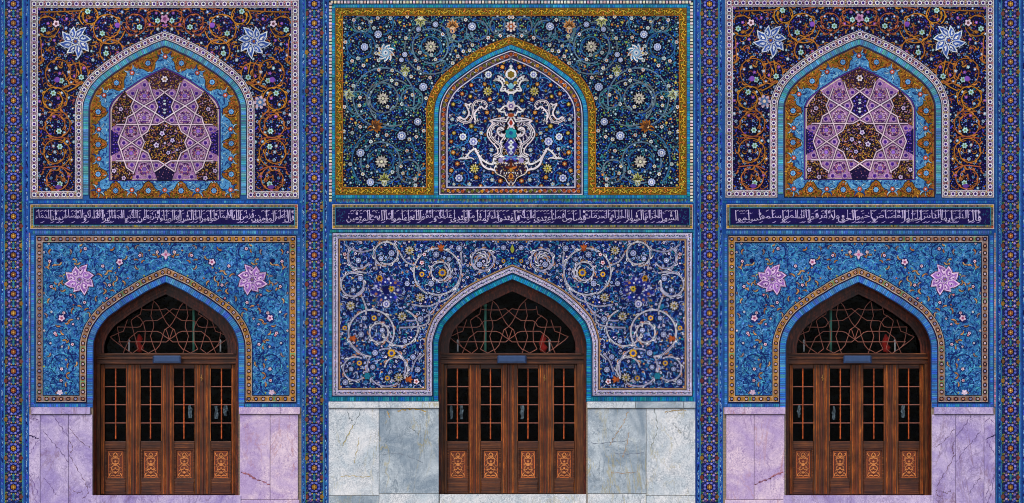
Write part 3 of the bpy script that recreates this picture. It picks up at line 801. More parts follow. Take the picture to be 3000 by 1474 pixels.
def outer_lower(T, parent, lab):
    random.seed(9)
    ar = arch(H_LO, 486, 1168.7)
    fp = frame_path(116, 857.6, 700.6, 1168.7, ar)
    A = Art(T, 0.002)
    A.poly([(84, 672), (884, 672), (884, 1194)] + [(884, 1194), (700, 1194)] + offset(ar, 31)[::-1] + [(270, 1194), (84, 1194)], (44, 92, 150), 0)
    A.poly(fp, (60, 124, 180), 1)
    ins = pip(offset(fp, 12, True)); A.inside = ins
    # mottled cyan clouds of the ground
    for x, y in poisson(ins, 126, 848, 712, 1158, 9):
        A.leaf(x, y, random.uniform(0, 6.3), random.uniform(10, 18), 6, random.choice([(58, 136, 186), (74, 152, 190), (50, 104, 190), (90, 142, 206), (52, 122, 176), (40, 84, 160)]), 2, None, 0.6)
    A.sym = 486
    nv = (22, 44, 116)
    circ = [(318, 772, 46, 0.2, 1), (398, 745, 32, 2.8, -1), (452, 735, 24, 2.9, -1), (190, 898, 48, -0.8, 1), (236, 880, 34, 3, -1), (168, 990, 38, 0.5, -1),
            (180, 1066, 38, -1, 1), (176, 1128, 34, 1.2, -1), (158, 760, 34, 0.2, 1), (335, 835, 34, 0.6, 1), (250, 740, 28, 2.2, 1), (150, 850, 26, 1, -1), (215, 1020, 28, 2, 1)]
    for k, (x, y, r, a0, dr) in enumerate(circ):
        pts = A.spiral(x, y, r, a0, dr * 1.4, 2.8, nv, 3, 0.6, None)
        for q in range(2, len(pts) - 2, 3):
            p = pts[q]; p2 = pts[q + 1]; a = math.atan2(p2[1] - p[1], p2[0] - p[0])
            if ins(*p):
                if q % 2: A.curl(p[0], p[1], a - dr * 0.9, r * 0.5, 3.0, dr * 2.8, random.choice([nv, (60, 150, 200), (100, 150, 220)]), 3, None)
                elif q % 8 == 0: A.curl(p[0], p[1], a + dr * 0.5, r * 0.46, 4.2, -dr * 2.0, random.choice([(186, 136, 90), (190, 146, 100), (170, 116, 70)]), 5, (16, 22, 70), 1.2)
        if ins(*pts[-1]): A.flower(pts[-1][0], pts[-1][1], 5, 5, (226, 206, 226), (190, 90, 90), (20, 30, 90), 6)
    for x, y in poisson(lambda x, y: ins(x, y) and x <= 486 and math.dist((x, y), (233, 818)) > 44, 126, 486, 712, 1158, 15):
        t = random.random()
        if t < 0.15: A.curl(x, y, random.uniform(0, 6.3), 19, 4.2, random.choice([-2.4, 2.4]), random.choice([(180, 136, 96), (170, 116, 76), (186, 150, 110), (140, 120, 120)]), 5, (14, 20, 60), 1.6)
        elif t < 0.21: A.flower(x, y, 3.4, 5, random.choice([(226, 200, 226), (206, 214, 236), (214, 150, 160)]), (190, 80, 90), (20, 26, 86), 5)
        elif t < 0.30: A.disc(x, y, 2.6, random.choice([(206, 150, 40), (160, 170, 60), (206, 120, 60)]), 5, 7)
        elif t < 0.85: A.curl(x, y, random.uniform(0, 6.3), 20, 2.4, random.choice([-3, 3]), nv, 4, None)
        else: A.curl(x, y, random.uniform(0, 6.3), 18, 2.6, random.choice([-3, 3]), (90, 186, 206), 4, None)
    for x, y in poisson(lambda x, y: ins(x, y) and x <= 486, 126, 486, 712, 1158, 8): A.curl(x, y, random.uniform(0, 6.3), 17, 2.1, random.choice([-3.4, 3.4]), random.choice([nv, (30, 64, 136), (110, 170, 214), (84, 146, 206)]), 4, None)
    dots(A, lambda x, y: ins(x, y) and x <= 486, (126, 486, 712, 1158), 6.2, [(20, 40, 120), (90, 190, 210), (28, 60, 150), (110, 150, 226), (22, 36, 104)], 1.5, 3)
    for x, y in ((351, 768), (181, 932), (468, 745 + 500)):
        A.flower(x, y, 10, 5, (226, 196, 222), (170, 90, 130), (30, 30, 90), 7)
    A.disc(173, 764, 8, (20, 26, 86), 6, 5)
    A.inside = None; A.sym = None
    for k in range(4):
        a = k * math.pi / 2 + math.pi / 4
        A.leaf(486, 746, a - math.pi / 4, 15, 10, (226, 196, 226), 7, (24, 24, 80))
    A.disc(486, 746, 4, (180, 90, 130), 9, 6)
    for xx in (176, 796): A.lobed(xx, 1150, 9, 5, 0.4, (226, 196, 222), 6, 0.3)
    o = A.build('spandrel_panel', parent); o['label'] = lab
    for sx, fl in ((233, 1), (738, -1)):
        M = Art(T, 0.0035)
        star_blossom(M, sx + 1, 819, 44, (150, 104, 180), (220, 188, 230), (80, 26, 76), (130, 116, 110), fl, 0.12, 7, 0.12)
        M.build('blossom_medallion', o)
    B = Art(T, 0.002); border_rings(B, fp, 8.6, 20.5, 486); B.build('ring_border', o)
    C = Art(T, 0.002)
    C.ribbon(offset(ar, 20), 20, (36, 60, 120), 6, False, False)
    a2 = offset(ar, 20.5); a2[0] = (a2[0][0], 1194); a2[-1] = (a2[-1][0], 1194)
    C.ribbon(offset(a2, -8.4), 2.0, (60, 50, 90), 10, False, False)
    bricks(C, resample(a2, 5), 8.8, 5.4, (72, 128, 200), (40, 74, 140), 8)
    for y0, y1 in ((675, 686),): bricks(C, [(96, (y0 + y1) / 2), (874, (y0 + y1) / 2)], 5.0, 6.5, (74, 120, 180), (40, 70, 130), 3)
    for x0, x1 in ((98, 256), (716, 876)): bricks(C, [(x0, 1188), (x1, 1188)], 4.6, 6.5, (66, 128, 186), (34, 74, 140), 3)
    bricks(C, [(96, 1192), (96, 690)], 4.6, 6.5, (70, 130, 196), (34, 74, 140), 3)
    bricks(C, [(875, 1192), (875, 690)], 4.0, 6.5, (70, 130, 196), (34, 74, 140), 3)
    bricks(C, [(86, 1192), (86, 682)], 3.2, 7.2, (176, 144, 150), (60, 40, 90), 3)
    C.build('turquoise_brick_band', o)
    return o

# ================================================================== CENTRE BAY
def centre_upper(parent):
    random.seed(21)
    T = None; CX = 1497
    ar = arch(H_CU, CX, 560)
    fp = frame_path(994, 2 * CX - 994, 35, 560, ar)
    A = Art(T, 0.002)
    A.poly([(962, -60), (2032, -60), (2032, 596), (962, 596)], (36, 116, 160), 0)
    A.poly(fp, (6, 8, 56), 1)
    ins = pip(offset(fp, 12, True)); A.inside = ins; A.sym = CX
    pale = (112, 140, 158)
    circ = [(1262, 137, 82, 0.3, 1, 1.15, .3), (1262, 137, 54, 2.3, 1, 0.95, .1), (1262, 137, 31, 1, -1, 1, .2), (1122, 289, 92, 0.2, -1, 0.8, .1), (1122, 289, 48, 2, 1, 1.2, .2), (1150, 300, 70, 1, 1, 0.7, .05),
            (1118, 474, 64, 0.6, 1, 1.0, .2), (1130, 470, 100, 2.2, 1, 0.6, .1), (1118, 474, 40, 3, 1, 1, .3), (1056, 137, 44, 0.5, -1, 1.2, .3), (1120, 72, 38, 2, 1, 1.1, .3), (1060, 70, 26, 0, 1, 1, .2),
            (1050, 300, 36, 1, 1, 0.8, .2), (1205, 290, 34, 1, -1, 1.1, .3), (1200, 500, 36, 1, 1, 1.2, .4), (1400, 92, 34, 2, 1, 1.2, .4), (1345, 90, 40, 0.3, -1, 1, .3), (1460, 74, 26, 1, 1, 1.2, .4), (1330, 170, 36, 4, 1, 0.8, .2)]
    for (x, y, r, a0, dr, tr, sh) in circ:
        c = random.choice([(120, 154, 178), (104, 146, 160), (134, 156, 166), (70, 140, 190)])
        pts = A.spiral(x, y, r, a0, dr * tr, 3.4, c, 4, sh, (6, 8, 34), 1.4, (40, 70, 100))
        for q in range(2, len(pts) - 2, 4):
            p = pts[q]; p2 = pts[q + 1]; a = math.atan2(p2[1] - p[1], p2[0] - p[0])
            if ins(*p):
                A.curl(p[0], p[1], a - dr * 1.0 * (1 if q % 8 < 4 else -1), 17, 4.4, dr * (2.4 if q % 8 < 4 else -2.4), random.choice([(50, 110, 180), (60, 130, 150), (110, 150, 160), (40, 90, 170)]), 4, (6, 8, 34), 1.0)
    keep = []
    for x, y, r in ((1262, 137, 18), (1122, 289, 18), (1118, 474, 19)):
        A.daisy(x, y, r, 12, (170, 164, 160), (226, 226, 190), (8, 12, 30), 7); keep.append((x, y))
    for x, y, r in ((1108, 101, 13), (1068, 138, 13), (1177, 398, 15), (1056, 448, 14), (1085, 534, 13), (1224, 357, 13), (1240, 255, 14), (1383, 78, 14), (1276, 72, 10), (1226, 86, 9), (1186, 160, 9), (1176, 176, 8)):
        A.disc(x, y, r + 2.5, (8, 10, 40), 6, 12); r *= 0.88; A.lobed(x, y, r, 9, 0.18, (170, 184, 214), 7); A.lobed(x, y, r * 0.72, 7, 0.3, (96, 120, 186), 8); A.lobed(x, y, r * 0.5, 6, 0.3, (224, 230, 250), 9); A.disc(x, y, r * 0.18, (90, 100, 160), 10, 6); keep.append((x, y))
    # large white flower medallion
    for x, y in ((1130, 155),):
        for k in range(9):
            a = k * 0.698; A.leaf(x + math.cos(a) * 9, y + math.sin(a) * 9, a, 20, 13, (226, 230, 234), 8, (8, 10, 40), 0.5, 1.6); A.curl(x + math.cos(a) * 12, y + math.sin(a) * 12, a, 11, 2.6, 3, (70, 110, 150), 10, None)
            A.disc(x + math.cos(a + .3) * 19, y + math.sin(a + .3) * 19, 3.2, random.choice([(206, 180, 90), (60, 140, 190), (200, 140, 80)]), 11, 6)
        A.disc(x, y, 12, (130, 170, 196), 11, 9); A.disc(x, y, 7, (230, 236, 240), 12, 7); A.disc(x, y, 3, (50, 90, 150), 13, 6); keep.append((x, y))
    # orange, olive and white palmettes
    def palmette(x, y, r, a0, cp, co_, n=7, spread=2.6):
        r *= 0.9; cp = mixc(cp, (90, 90, 60), 0.2)
        for k in range(n):
            a = a0 + spread * (k / (n - 1) - 0.5); L = r * (1.0 - 0.25 * abs(k / (n - 1) - 0.5) * 2)
            A.leaf(x, y, a, L, r * 0.38, cp if k % 2 == 0 else mixc(cp, co_, 0.35), 8, co_, 0.3 * (k - n // 2) / n, 1.0); A.leaf(x, y, a, L * 0.7, r * 0.14, mixc(cp, (20, 20, 40), 0.6), 10, None)
        A.curl(x, y, a0 + 2.4, r * 0.8, 5, 2, cp, 8, co_); A.curl(x, y, a0 - 2.4, r * 0.8, 5, -2, cp, 8, co_)
        A.lobed(x, y, r * 0.3, 5, 0.3, co_, 10); A.disc(x, y, r * 0.16, mixc(cp, (255, 240, 200), 0.5), 11, 6); keep.append((x, y))
    palmette(1096, 372, 32, -0.4, (196, 116, 40), (60, 26, 20)); palmette(1326, 80, 28, -1.57, (190, 112, 36), (236, 206, 180)); palmette(1187, 210, 22, -1.57, (150, 160, 60), (226, 236, 236), 5)
    palmette(1126, 528, 26, -1.57, (150, 156, 50), (220, 226, 210), 5); palmette(1232, 58, 26, 1.57, (176, 186, 90), (226, 230, 220), 5); palmette(1018, 276, 26, 0.3, (190, 200, 130), (180, 206, 220), 5); palmette(1330, 108, 10, 1.57, (150, 160, 50), (220, 220, 210), 3)
    for x, y in poisson(lambda x, y: ins(x, y) and x <= CX, 1004, CX, 45, 552, 16.5, None, keep):
        if any(math.dist((x, y), k) < 22 for k in keep): continue
        t = random.random()
        if t < 0.24: A.flower(x, y, 6.2, 7, (200, 208, 212), random.choice([(186, 150, 50), (200, 120, 60), (110, 150, 130)]), (6, 8, 34), 5)
        elif t < 0.42: A.flower(x, y, 4.4, 6, (120, 160, 180), (236, 240, 240), (6, 8, 34), 5)
        elif t < 0.78: A.curl(x, y, random.uniform(0, 6.3), 18, 4.2, random.choice([-2.4, 2.4]), random.choice([(36, 96, 176), (50, 130, 160), (30, 70, 170), (70, 150, 150)]), 3, (6, 8, 34), 1.0)
        elif t < 0.9: A.disc(x, y, 3.6, random.choice([(206, 130, 60), (130, 170, 70), (200, 176, 80)]), 4, 7)
        else: A.leaf(x, y, random.uniform(0, 6.3), 14, 6, random.choice([(60, 140, 200), (40, 110, 110)]), 3, (6, 8, 34), 0.4)
    for x, y in poisson(lambda x, y: ins(x, y) and x <= CX, 1004, CX, 45, 552, 8): A.curl(x, y, random.uniform(0, 6.3), 16, 2.2, random.choice([-3.5, 3.5]), random.choice([(44, 116, 146), (34, 80, 150), (60, 130, 140), (100, 120, 100), (26, 56, 130)]), 2, None)
    dots(A, lambda x, y: ins(x, y) and x <= CX, (1004, CX, 45, 552), 6.6, [(70, 140, 180), (180, 206, 214), (46, 90, 170), (70, 150, 150), (206, 200, 140), (150, 160, 70), (190, 120, 60)], 1.8, 3)
    A.inside = None; A.sym = None
    palm = A.lobed
    A.lobed(CX, 78, 17, 8, 0.4, (216, 196, 190), 8, 0); A.lobed(CX, 78, 11, 6, 0.4, (176, 96, 50), 9); A.disc(CX, 78, 4, (236, 236, 236), 10)
    o = A.build('upper_panel', parent); o['label'] = 'central upper panel of dark blue tiles with pale scrolls and a golden border'
    B = Art(T, 0.002); border_gold(B, fp, 9.2, 15); B.build('golden_border', o)
    # turquoise bands and ivory brick edging
    C = Art(T, 0.002)
    a1 = offset(ar, 18.5); a1[0] = (a1[0][0], 572); a1[-1] = (a1[-1][0], 572)
    C.ribbon(offset(a1, 0), 15, (24, 40, 70), 6, False, False)
    bricks(C, resample(a1, 5), 6.0, 5.4, (52, 150, 190), (20, 80, 120), 8)
    bricks(C, [(977, 576), (977, 18.5), (2017, 18.5), (2017, 576)], 4.4, 7, (44, 140, 180), (16, 80, 120), 3)
    bricks(C, [(984, 576), (2012, 576)], 4.2, 7, (44, 140, 180), (16, 80, 120), 4)
    bricks(C, [(968, 592), (968, 6.5), (2026, 6.5), (2026, 592)], 4.6, 9.6, (222, 206, 196), (30, 22, 30), 4, False, 0.1, 3.0)
    bricks(C, [(984, 587.5), (2014, 587.5)], 4.4, 4.0, (92, 118, 104), (24, 40, 60), 3, False, 0.35, 1.4)
    C.build('brick_edging', o)
    # --- niche panel
    G = Art(T, 0.003)
    def loop(d, yb): a = offset(ar, d); a[0] = (a[0][0], yb); a[-1] = (a[-1][0], yb); return a
    G.poly(loop(26, 573), (20, 20, 60), 3)
    G.poly(loop(34, 565), (8, 14, 78), 4)
    ci = pip(loop(53, 547)); G.inside = ci; G.sym = CX
    BL = 5
    for x, y, r, d_ in ((1462, 238, 26, 1), (1340, 310, 24, -1), (1345, 400, 30, 1), (1440, 270, 22, 1), (1348, 520, 26, -1), (1428, 530, 20, 1), (1384, 470, 26, 1), (1400, 250, 24, -1), (1390, 400, 28, -1), (1335, 450, 22, 1)):
        G.spiral(x, y, r, random.uniform(0, 6), d_ * 1.2, 2.6, random.choice([(40, 110, 180), (40, 140, 170), (60, 130, 200)]), BL, 0.5, None)
    keep = []
    for x, y, r in ((1431, 219, 11), (1356, 401, 11), (1345, 522, 12), (1387, 415, 13)):
        G.disc(x, y, r + 2, (8, 8, 40), 8, 12); G.lobed(x, y, r, 8, 0.2, (206, 214, 244), 9); G.lobed(x, y, r * 0.6, 6, 0.3, (110, 120, 190), 10); G.disc(x, y, r * 0.28, (230, 236, 250), 11, 6); keep.append((x, y))
    for x, y, r in ((1429, 268, 14), (1390, 494, 14)): G.daisy(x, y, r, 10, (196, 190, 150), (206, 190, 60), (8, 8, 30), 8); keep.append((x, y))
    sring = [(x, y) for x, y in ((1420, 247), (1381, 250), (1354, 275), (1378, 283), (1435, 292), (1328, 306), (1427, 330), (1381, 370), (1330, 390), (1360, 330), (1440, 440), (1328, 447), (1358, 437), (1340, 480), (1442, 527), (1466, 530), (1395, 520), (1472, 197), (1465, 295), (1410, 390), (1415, 470), (1325, 350), (1322, 415), (1322, 500), (1375, 540), (1330, 540), (1408, 545))]
    for x, y in sring:
        G.flower(x, y, random.uniform(5.5, 7.5), 6, random.choice([(196, 126, 50), (180, 96, 50), (176, 150, 50), (150, 180, 216)]), (220, 200, 130), (8, 8, 36), 7)
    keep += sring
    for x, y in poisson(lambda x, y: ci(x, y) and x < CX - 16, 1310, CX, 130, 548, 13, None, keep):
        t = random.random()
        if t < 0.34: G.flower(x, y, 4.0, 5, random.choice([(176, 120, 66), (160, 140, 66), (150, 180, 220), (130, 160, 210)]), (120, 60, 40), (8, 8, 30), 6)
        elif t < 0.8: G.curl(x, y, random.uniform(0, 6.3), 16, 3.8, random.choice([-2.6, 2.6]), random.choice([(36, 100, 170), (40, 130, 160), (50, 80, 180)]), 5, (8, 8, 40), 0.9)
        else: G.disc(x, y, 2.4, (214, 206, 220), 6, 6)
    dots(G, lambda x, y: ci(x, y) and x <= CX, (1310, CX, 130, 548), 6.6, [(40, 80, 170), (40, 130, 150), (90, 70, 160), (150, 120, 60)], 1.6, 5)
    for x, y in poisson(lambda x, y: ci(x, y) and x <= CX, 1310, CX, 130, 548, 9): G.curl(x, y, random.uniform(0, 6.3), 15, 1.9, random.choice([-3.5, 3.5]), random.choice([(90, 140, 210), (150, 176, 220), (40, 120, 160), (50, 90, 180)]), 5, (6, 8, 40), .7)
    # white arabesque figure
    WH = (238, 226, 232); IK = (16, 10, 36)
    def B1(p): return [(1480 + a / 4.22, 180 + b / 4.22) for a, b in p]
    def B2(p): return [(2 * CX - (1280 + a / 4.22), 380 + b / 4.22) for a, b in p]
    G.inside = None
    def lineart(p, wd=4.0, sub=5, inner=None, cl=False):
        q = catmull(p, sub); wd *= 1.15
        for i in range(3, len(q) - 2, 6):
            a = math.atan2(q[i + 1][1] - q[i][1], q[i + 1][0] - q[i][0]); G.curl(q[i][0], q[i][1], a + (0.8 if i % 2 else -0.8), 10, 3.2, 2.4 if i % 2 else -2.4, WH, 11, IK, 1.0)
        G.ribbon(q, wd + 3.4, IK, 11, cl, False); G.ribbon(q, wd, WH, 12, cl, False)
        if inner: G.ribbon(q, wd * 0.3, inner, 13, cl, False)
    # figure filling
    body = B1([(70, 430), (110, 500), (150, 560), (130, 680), (180, 720), (270, 760), (320, 850), (330, 920), (280, 980), (210, 1040), (200, 1130), (270, 1190), (270, 1260), (190, 1290)]) + B2([(1120, 420), (1130, 520), (1010, 590), (910, 690)])
    G.poly(body + [(CX, body[-1][1]), (CX, body[0][1])], (22, 14, 74), 8)
    bi = pip(body + [(CX, body[-1][1]), (CX, body[0][1])])
    for x, y in poisson(bi, 1497, 1580, 270, 545, 6.5):
        G.curl(x, y, random.uniform(0, 6.3), 11, 2.4, random.choice([-4, 4]), random.choice([(226, 220, 236), (206, 196, 230), (110, 100, 190), (60, 120, 180), (190, 150, 110)]), 9, None)
    lineart(B1([(70, 90), (120, 130), (130, 180), (90, 215), (65, 240)]), 4)
    lineart(B1([(110, 300), (150, 250), (175, 215), (230, 185), (215, 215), (280, 238), (215, 235), (180, 275), (175, 310), (200, 362), (150, 360), (140, 330)]), 4)
    lineart(B1([(70, 390), (110, 385), (150, 350)]), 5)
    lineart(B1([(65, 480), (100, 500), (120, 545), (165, 560), (200, 600), (240, 590), (195, 625), (150, 630), (130, 670), (75, 650)]), 3.6)
    lineart(B1([(75, 640), (110, 700), (140, 750)]), 4)
    lineart(B1([(130, 730), (200, 740), (290, 745), (240, 770), (290, 800), (320, 860), (325, 910), (290, 965), (240, 1010), (200, 1050), (195, 1130), (240, 1180), (280, 1190)]), 6, 5, (60, 50, 90))
    lineart(B1([(150, 700), (235, 708), (330, 735), (300, 765), (355, 850), (362, 920), (322, 985), (270, 1040), (240, 1085), (236, 1130), (290, 1160)]), 3.2, 5)
    lineart(B1([(160, 850), (190, 820), (225, 830), (240, 870), (215, 910), (180, 925), (160, 900)]), 4.4)
    lineart(B1([(70, 780), (110, 830), (160, 940), (200, 1000), (185, 1060)]), 3.4)
    lineart(B1([(65, 950), (110, 930), (150, 960)]), 3); lineart(B1([(65, 990), (95, 1030), (130, 1090), (100, 1110), (65, 1130)]), 3)
    # side S scrolls
    S1 = B1([(365, 550), (395, 505), (450, 488), (510, 500), (545, 560), (540, 640), (560, 710), (610, 755), (680, 745), (740, 705)])
    lineart(S1, 5.5, 6, (60, 60, 70)); lineart(B1([(365, 550), (400, 590), (440, 560), (480, 590), (520, 650), (510, 730), (475, 738), (530, 745)]), 4)
    lineart(B1([(560, 520), (600, 540), (635, 525), (610, 580), (590, 640), (620, 700), (660, 715), (700, 690), (735, 708)]), 4)
    # lower arms
    lineart(B2([(1195 - 905, 355), (350, 350), (390, 300), (430, 260), (475, 240), (500, 290), (560, 370), (640, 420), (700, 430)]), 4.6, 6)
    lineart(B2([(475, 255), (520, 330), (560, 430), (620, 480), (690, 495), (745, 515)]), 5, 6)
    lineart(B2([(345, 365), (420, 350), (460, 370)]), 3)
    # base cartouche
    base = B2([(910, 330), (850, 360), (760, 420), (715, 480), (740, 540), (800, 570), (850, 600), (870, 640), (910, 690)])
    G.poly([(x, y) for x, y in base] + [(CX, base[-1][1]), (CX, base[0][1])], (44, 30, 70), 13)
    bb = pip(base + [(CX, base[-1][1]), (CX, base[0][1])])
    for x, y in poisson(bb, 1440, 1560, 455, 545, 5.5): G.curl(x, y, random.uniform(0, 6.3), 9, 2.4, random.choice([-4, 4]), random.choice([(236, 226, 226), (190, 130, 60), (160, 140, 70), (60, 30, 30), (210, 196, 190)]), 14, None)
    lineart(base, 4, 4)
    lineart(B2([(720, 330), (700, 380), (720, 420), (790, 410), (830, 380), (830, 340), (760, 330), (720, 330)]), 4)
    lineart(B2([(910, 420), (870, 470), (840, 520), (880, 560), (910, 540)]), 3.4)
    G.sym = None; G.k += 1
    for k in range(1, 9, 3):
        a = math.pi / 2 + (k - 4) * 0.42 + math.pi
        G.leaf(CX, 495, a, 26 - abs(k - 4) * 2, 8, random.choice([(196, 110, 50), (150, 120, 50), (110, 50, 30)]), 16, (40, 20, 20), 0, 1)
    G.disc(CX, 497, 5, (206, 150, 60), 18, 8)
    # axis motifs
    G.disc(CX, 195, 5, (236, 236, 246), 12, 8)
    G.lobed(CX, 219, 17, 6, 0.2, IK, 11, 0.5); G.lobed(CX, 219, 15, 6, 0.2, WH, 12, 0.5); G.lobed(CX, 219, 11, 6, 0.2, (130, 112, 40), 13, 0.5)
    for sx in (-13, 13): G.disc(CX + sx, 243, 6, (150, 130, 50), 13, 8, 5)
    G.lobed(CX, 253, 10, 4, 0.3, (120, 180, 200), 13); G.disc(CX, 266, 12, WH, 12, 8, 6); G.disc(CX, 265, 8, (90, 90, 60), 13, 8, 4)
    G.leaf(CX, 300, -math.pi / 2, 24, 14, (60, 140, 190), 12, IK); G.lobed(CX, 311, 15, 6, 0.3, WH, 12); G.lobed(CX, 311, 8, 6, 0.4, (110, 80, 160), 13); G.disc(CX, 311, 3, WH, 14, 6)
    G.disc(CX, 338, 10, (176, 84, 40), 14, 8, 6); G.poly([(CX, 345), (CX + 11, 362), (CX, 378), (CX - 11, 362)], (222, 206, 214), 14); G.poly([(CX, 350), (CX + 6, 361), (CX, 370), (CX - 6, 361)], (150, 50, 40), 15)
    G.lobed(CX, 392, 20, 6, 0.25, IK, 13, 0.5); G.lobed(CX, 392, 18, 6, 0.25, (40, 150, 160), 14, 0.5); G.disc(CX, 390, 6, (40, 90, 150), 15, 7)
    G.poly([(CX, 402), (CX + 20, 424), (CX + 10, 448), (CX, 462), (CX - 10, 448), (CX - 20, 424)], (70, 64, 160), 14)
    for y, r in ((418, 8), (432, 10), (447, 7)): G.lobed(CX, y, r, 4, 0.4, (206, 214, 246), 15); G.disc(CX, y, r * 0.3, (120, 130, 90), 16, 6)
    for sx in (-1, 1):
        for k in range(4): G.leaf(CX, 462, math.pi / 2 + sx * (1.9 - k * 0.32), 22, 5, (96, 80, 190) if k % 2 else (90, 170, 226), 15, IK, 0, 0.8)
        G.disc(CX + sx * 30, 470, 8, (150, 140, 190), 16, 8)
    G.disc(CX, 517, 7, (206, 140, 50), 19, 8, 9); G.disc(CX, 517, 4, (120, 50, 30), 20, 6, 6)
    ng = G.build('niche_panel', o); ng['label'] = 'arched niche panel with a white arabesque figure and orange rosettes on dark blue'
    R = Art(T, 0.003); 
    bl = offset(ar, 39.5); bl[0] = (bl[0][0], 559.5); bl[-1] = (bl[-1][0], 559.5)
    border_rosettes(R, bl, 9, 28); R.build('rosette_border', o)
    return o

def centre_lower(parent):
    random.seed(33)
    T = None; CX = 1501
    ar = arch(H_CL, CX, 1151)
    fp = frame_path(982.5, 2019.5, 691, 1151, ar)
    A = Art(T, 0.002)
    A.poly([(962, 672), (2032, 672), (2032, 1178), (1716, 1178)] + offset(ar, 26)[::-1] + [(1284, 1178), (962, 1178)], (24, 108, 150), 0)
    A.poly(fp, (10, 26, 88), 1)
    ins = pip(offset(fp, 12.5, True)); A.inside = ins; A.sym = CX
    for x, y in poisson(lambda x, y: ins(x, y) and x <= CX, 996, CX, 702, 1140, 13):
        A.curl(x, y, random.uniform(0, 6.3), 20, 4.2, random.choice([-2.6, 2.6]), random.choice([(30, 84, 176), (36, 120, 176), (26, 60, 150), (50, 120, 190), (20, 100, 130)]), 2, (8, 14, 60), 0.8)
    WL = (222, 222, 240); IK = (8, 10, 50)
    circ = [(1132.8, 744, 37, 1.6, 1, 1.1, .2), (1034, 833, 36, 0.3, 1, 1.15, .15), (1282, 797, 70, 2.0, 1, 1.0, .05), (1290, 797, 31, 1.2, -1, 1.35, .35), (1415, 763, 34, 2.2, 1, 1.1, .15), (1415, 763, 21, 0, -1, 1.4, .7),
            (1172, 961, 54, -1.2, 1, 0.75, .05), (1090, 975, 70, 1.6, 1, 0.85, .1), (1111, 975, 29, 0.5, 1, 1.1, .1), (1132.8, 1076, 57, -2.6, -1, 0.9, .05), (1041, 1081, 36, -1, -1, 0.9, .1), (1160, 1080, 36, 2, -1, 0.8, .1), (1202, 850, 90, 0.2, 1, 0.24, 0), (1050, 752, 36, 0.5, 1, 0.6, .2)]
    for (x, y, r, a0, dr, tr, sh) in circ:
        pts = A.spiral(x, y, r, a0, dr * tr, 4.0, WL, 5, sh, IK, 1.6, (70, 76, 150), 0.16)
        for q in range(3, len(pts) - 3, 4):
            p = pts[q]; p2 = pts[q + 1]; a = math.atan2(p2[1] - p[1], p2[0] - p[0])
            if ins(*p): A.curl(p[0], p[1], a - dr * 1.0 * (1 if q % 2 else -0.8), 17, 3.2, dr * (2.4 if q % 2 else -2.4), WL if q % 3 else (206, 150, 110), 5, IK, 1.0)
    links = [[(1010, 716), (1030, 730), (1060, 738), (1095, 730)], [(1095, 730), (1100, 760), (1104, 790)], [(1172, 742), (1188, 766), (1215, 778)], [(1020, 800), (1040, 796), (1074, 800)], [(1060, 868), (1072, 900), (1072, 922)],
             [(1206, 892), (1250, 898), (1280, 888), (1320, 868), (1345, 830), (1352, 770), (1350, 740)], [(1170, 960), (1215, 958), (1253, 946), (1258, 910)], [(1230, 1040), (1215, 1060), (1205, 1090)], [(1030, 1010), (1050, 1030), (1075, 1050)], [(1226, 1054), (1244, 1034), (1250, 1000)], [(1350, 745), (1352, 716)], [(1400, 798), (1430, 790), (1446, 770), (1448, 760)], [(1020, 740), (1024, 770), (1040, 798)]]
    for l in links:
        q = catmull(l, 7); A.ribbon(q, 6.8, IK, 5); A.ribbon(q, 3.8, WL, 6); A.ribbon(q, 1.6, (44, 50, 130), 7)
    keep = []
    def ros(x, y, r, cp=(190, 196, 236)):
        A.disc(x, y, r + 2, (8, 12, 50), 8, 12); A.lobed(x, y, r, 8, 0.2, cp, 9); A.lobed(x, y, r * 0.66, 7, 0.3, mixc(cp, (40, 50, 130), 0.65), 10); A.lobed(x, y, r * 0.42, 6, 0.3, mixc(cp, (255, 255, 255), 0.4), 11); keep.append((x, y))
    for x, y in ((1147, 742), (1116, 758), (1056, 816), (1035, 850), (1193, 831), (1132, 891), (1186, 1000), (1029, 1081), (1316, 760), (1263, 831), (1278, 746), (1224, 1083), (1068, 932), (1120, 968), (1058, 980), (1099, 1034), (1092, 1076), (1345, 728), (1475, 726), (1232, 935), (1012, 1120), (1210, 1046), (1050, 763), (1405, 775)):
        ros(x, y, random.uniform(7, 9.5), (160, 170, 206))
    for x, y, r in ((1296, 799, 12), (1147, 1035, 12), (1053, 1064, 8), (1096, 932, 8), (1236, 804, 8), (1010, 961, 7), (1135, 1108, 8), (1475, 765, 6), (1115, 818, 9), (1147, 846, 9)):
        A.lobed(x, y, r + 1.6, 8, 0.2, (8, 10, 40), 9); A.lobed(x, y, r, 8, 0.25, (214, 166, 40), 10); A.disc(x, y, r * 0.5, (40, 90, 176), 11, 7); A.disc(x, y, r * 0.2, (120, 50, 40), 12, 5); keep.append((x, y))
    for x, y in ((1200, 734), (1027, 896), (1231, 872), (1178, 927), (1168, 1106)): A.daisy(x, y, 14, 11, (180, 182, 196), (180, 156, 70), (8, 16, 50), 8); keep.append((x, y))
    for x, y, r in ((1220, 1118, 9), (1010, 745, 6), (1243, 746, 6), (1236, 770, 7)): A.flower(x, y, r, 5, (226, 200, 214), (190, 96, 80), IK, 8)
    for x, y, a in ((1292, 728, -1.57), (1032, 992, 0), (1196, 1112, 0)):
        for k in (-1, 0, 1): A.leaf(x, y, a + k * 0.8, 14, 7, (176, 92, 44), 9, (40, 16, 20)); A.leaf(x, y, a + 3.14 + k * 0.8, 10, 6, (150, 76, 40), 9, (40, 16, 20))
    # teal blossom and indigo medallion
    A.lobed(1076, 1102, 13, 6, 0.3, (16, 30, 60), 9); A.lobed(1076, 1102, 11, 6, 0.35, (36, 126, 150), 10)
    mx, my = 1133, 850
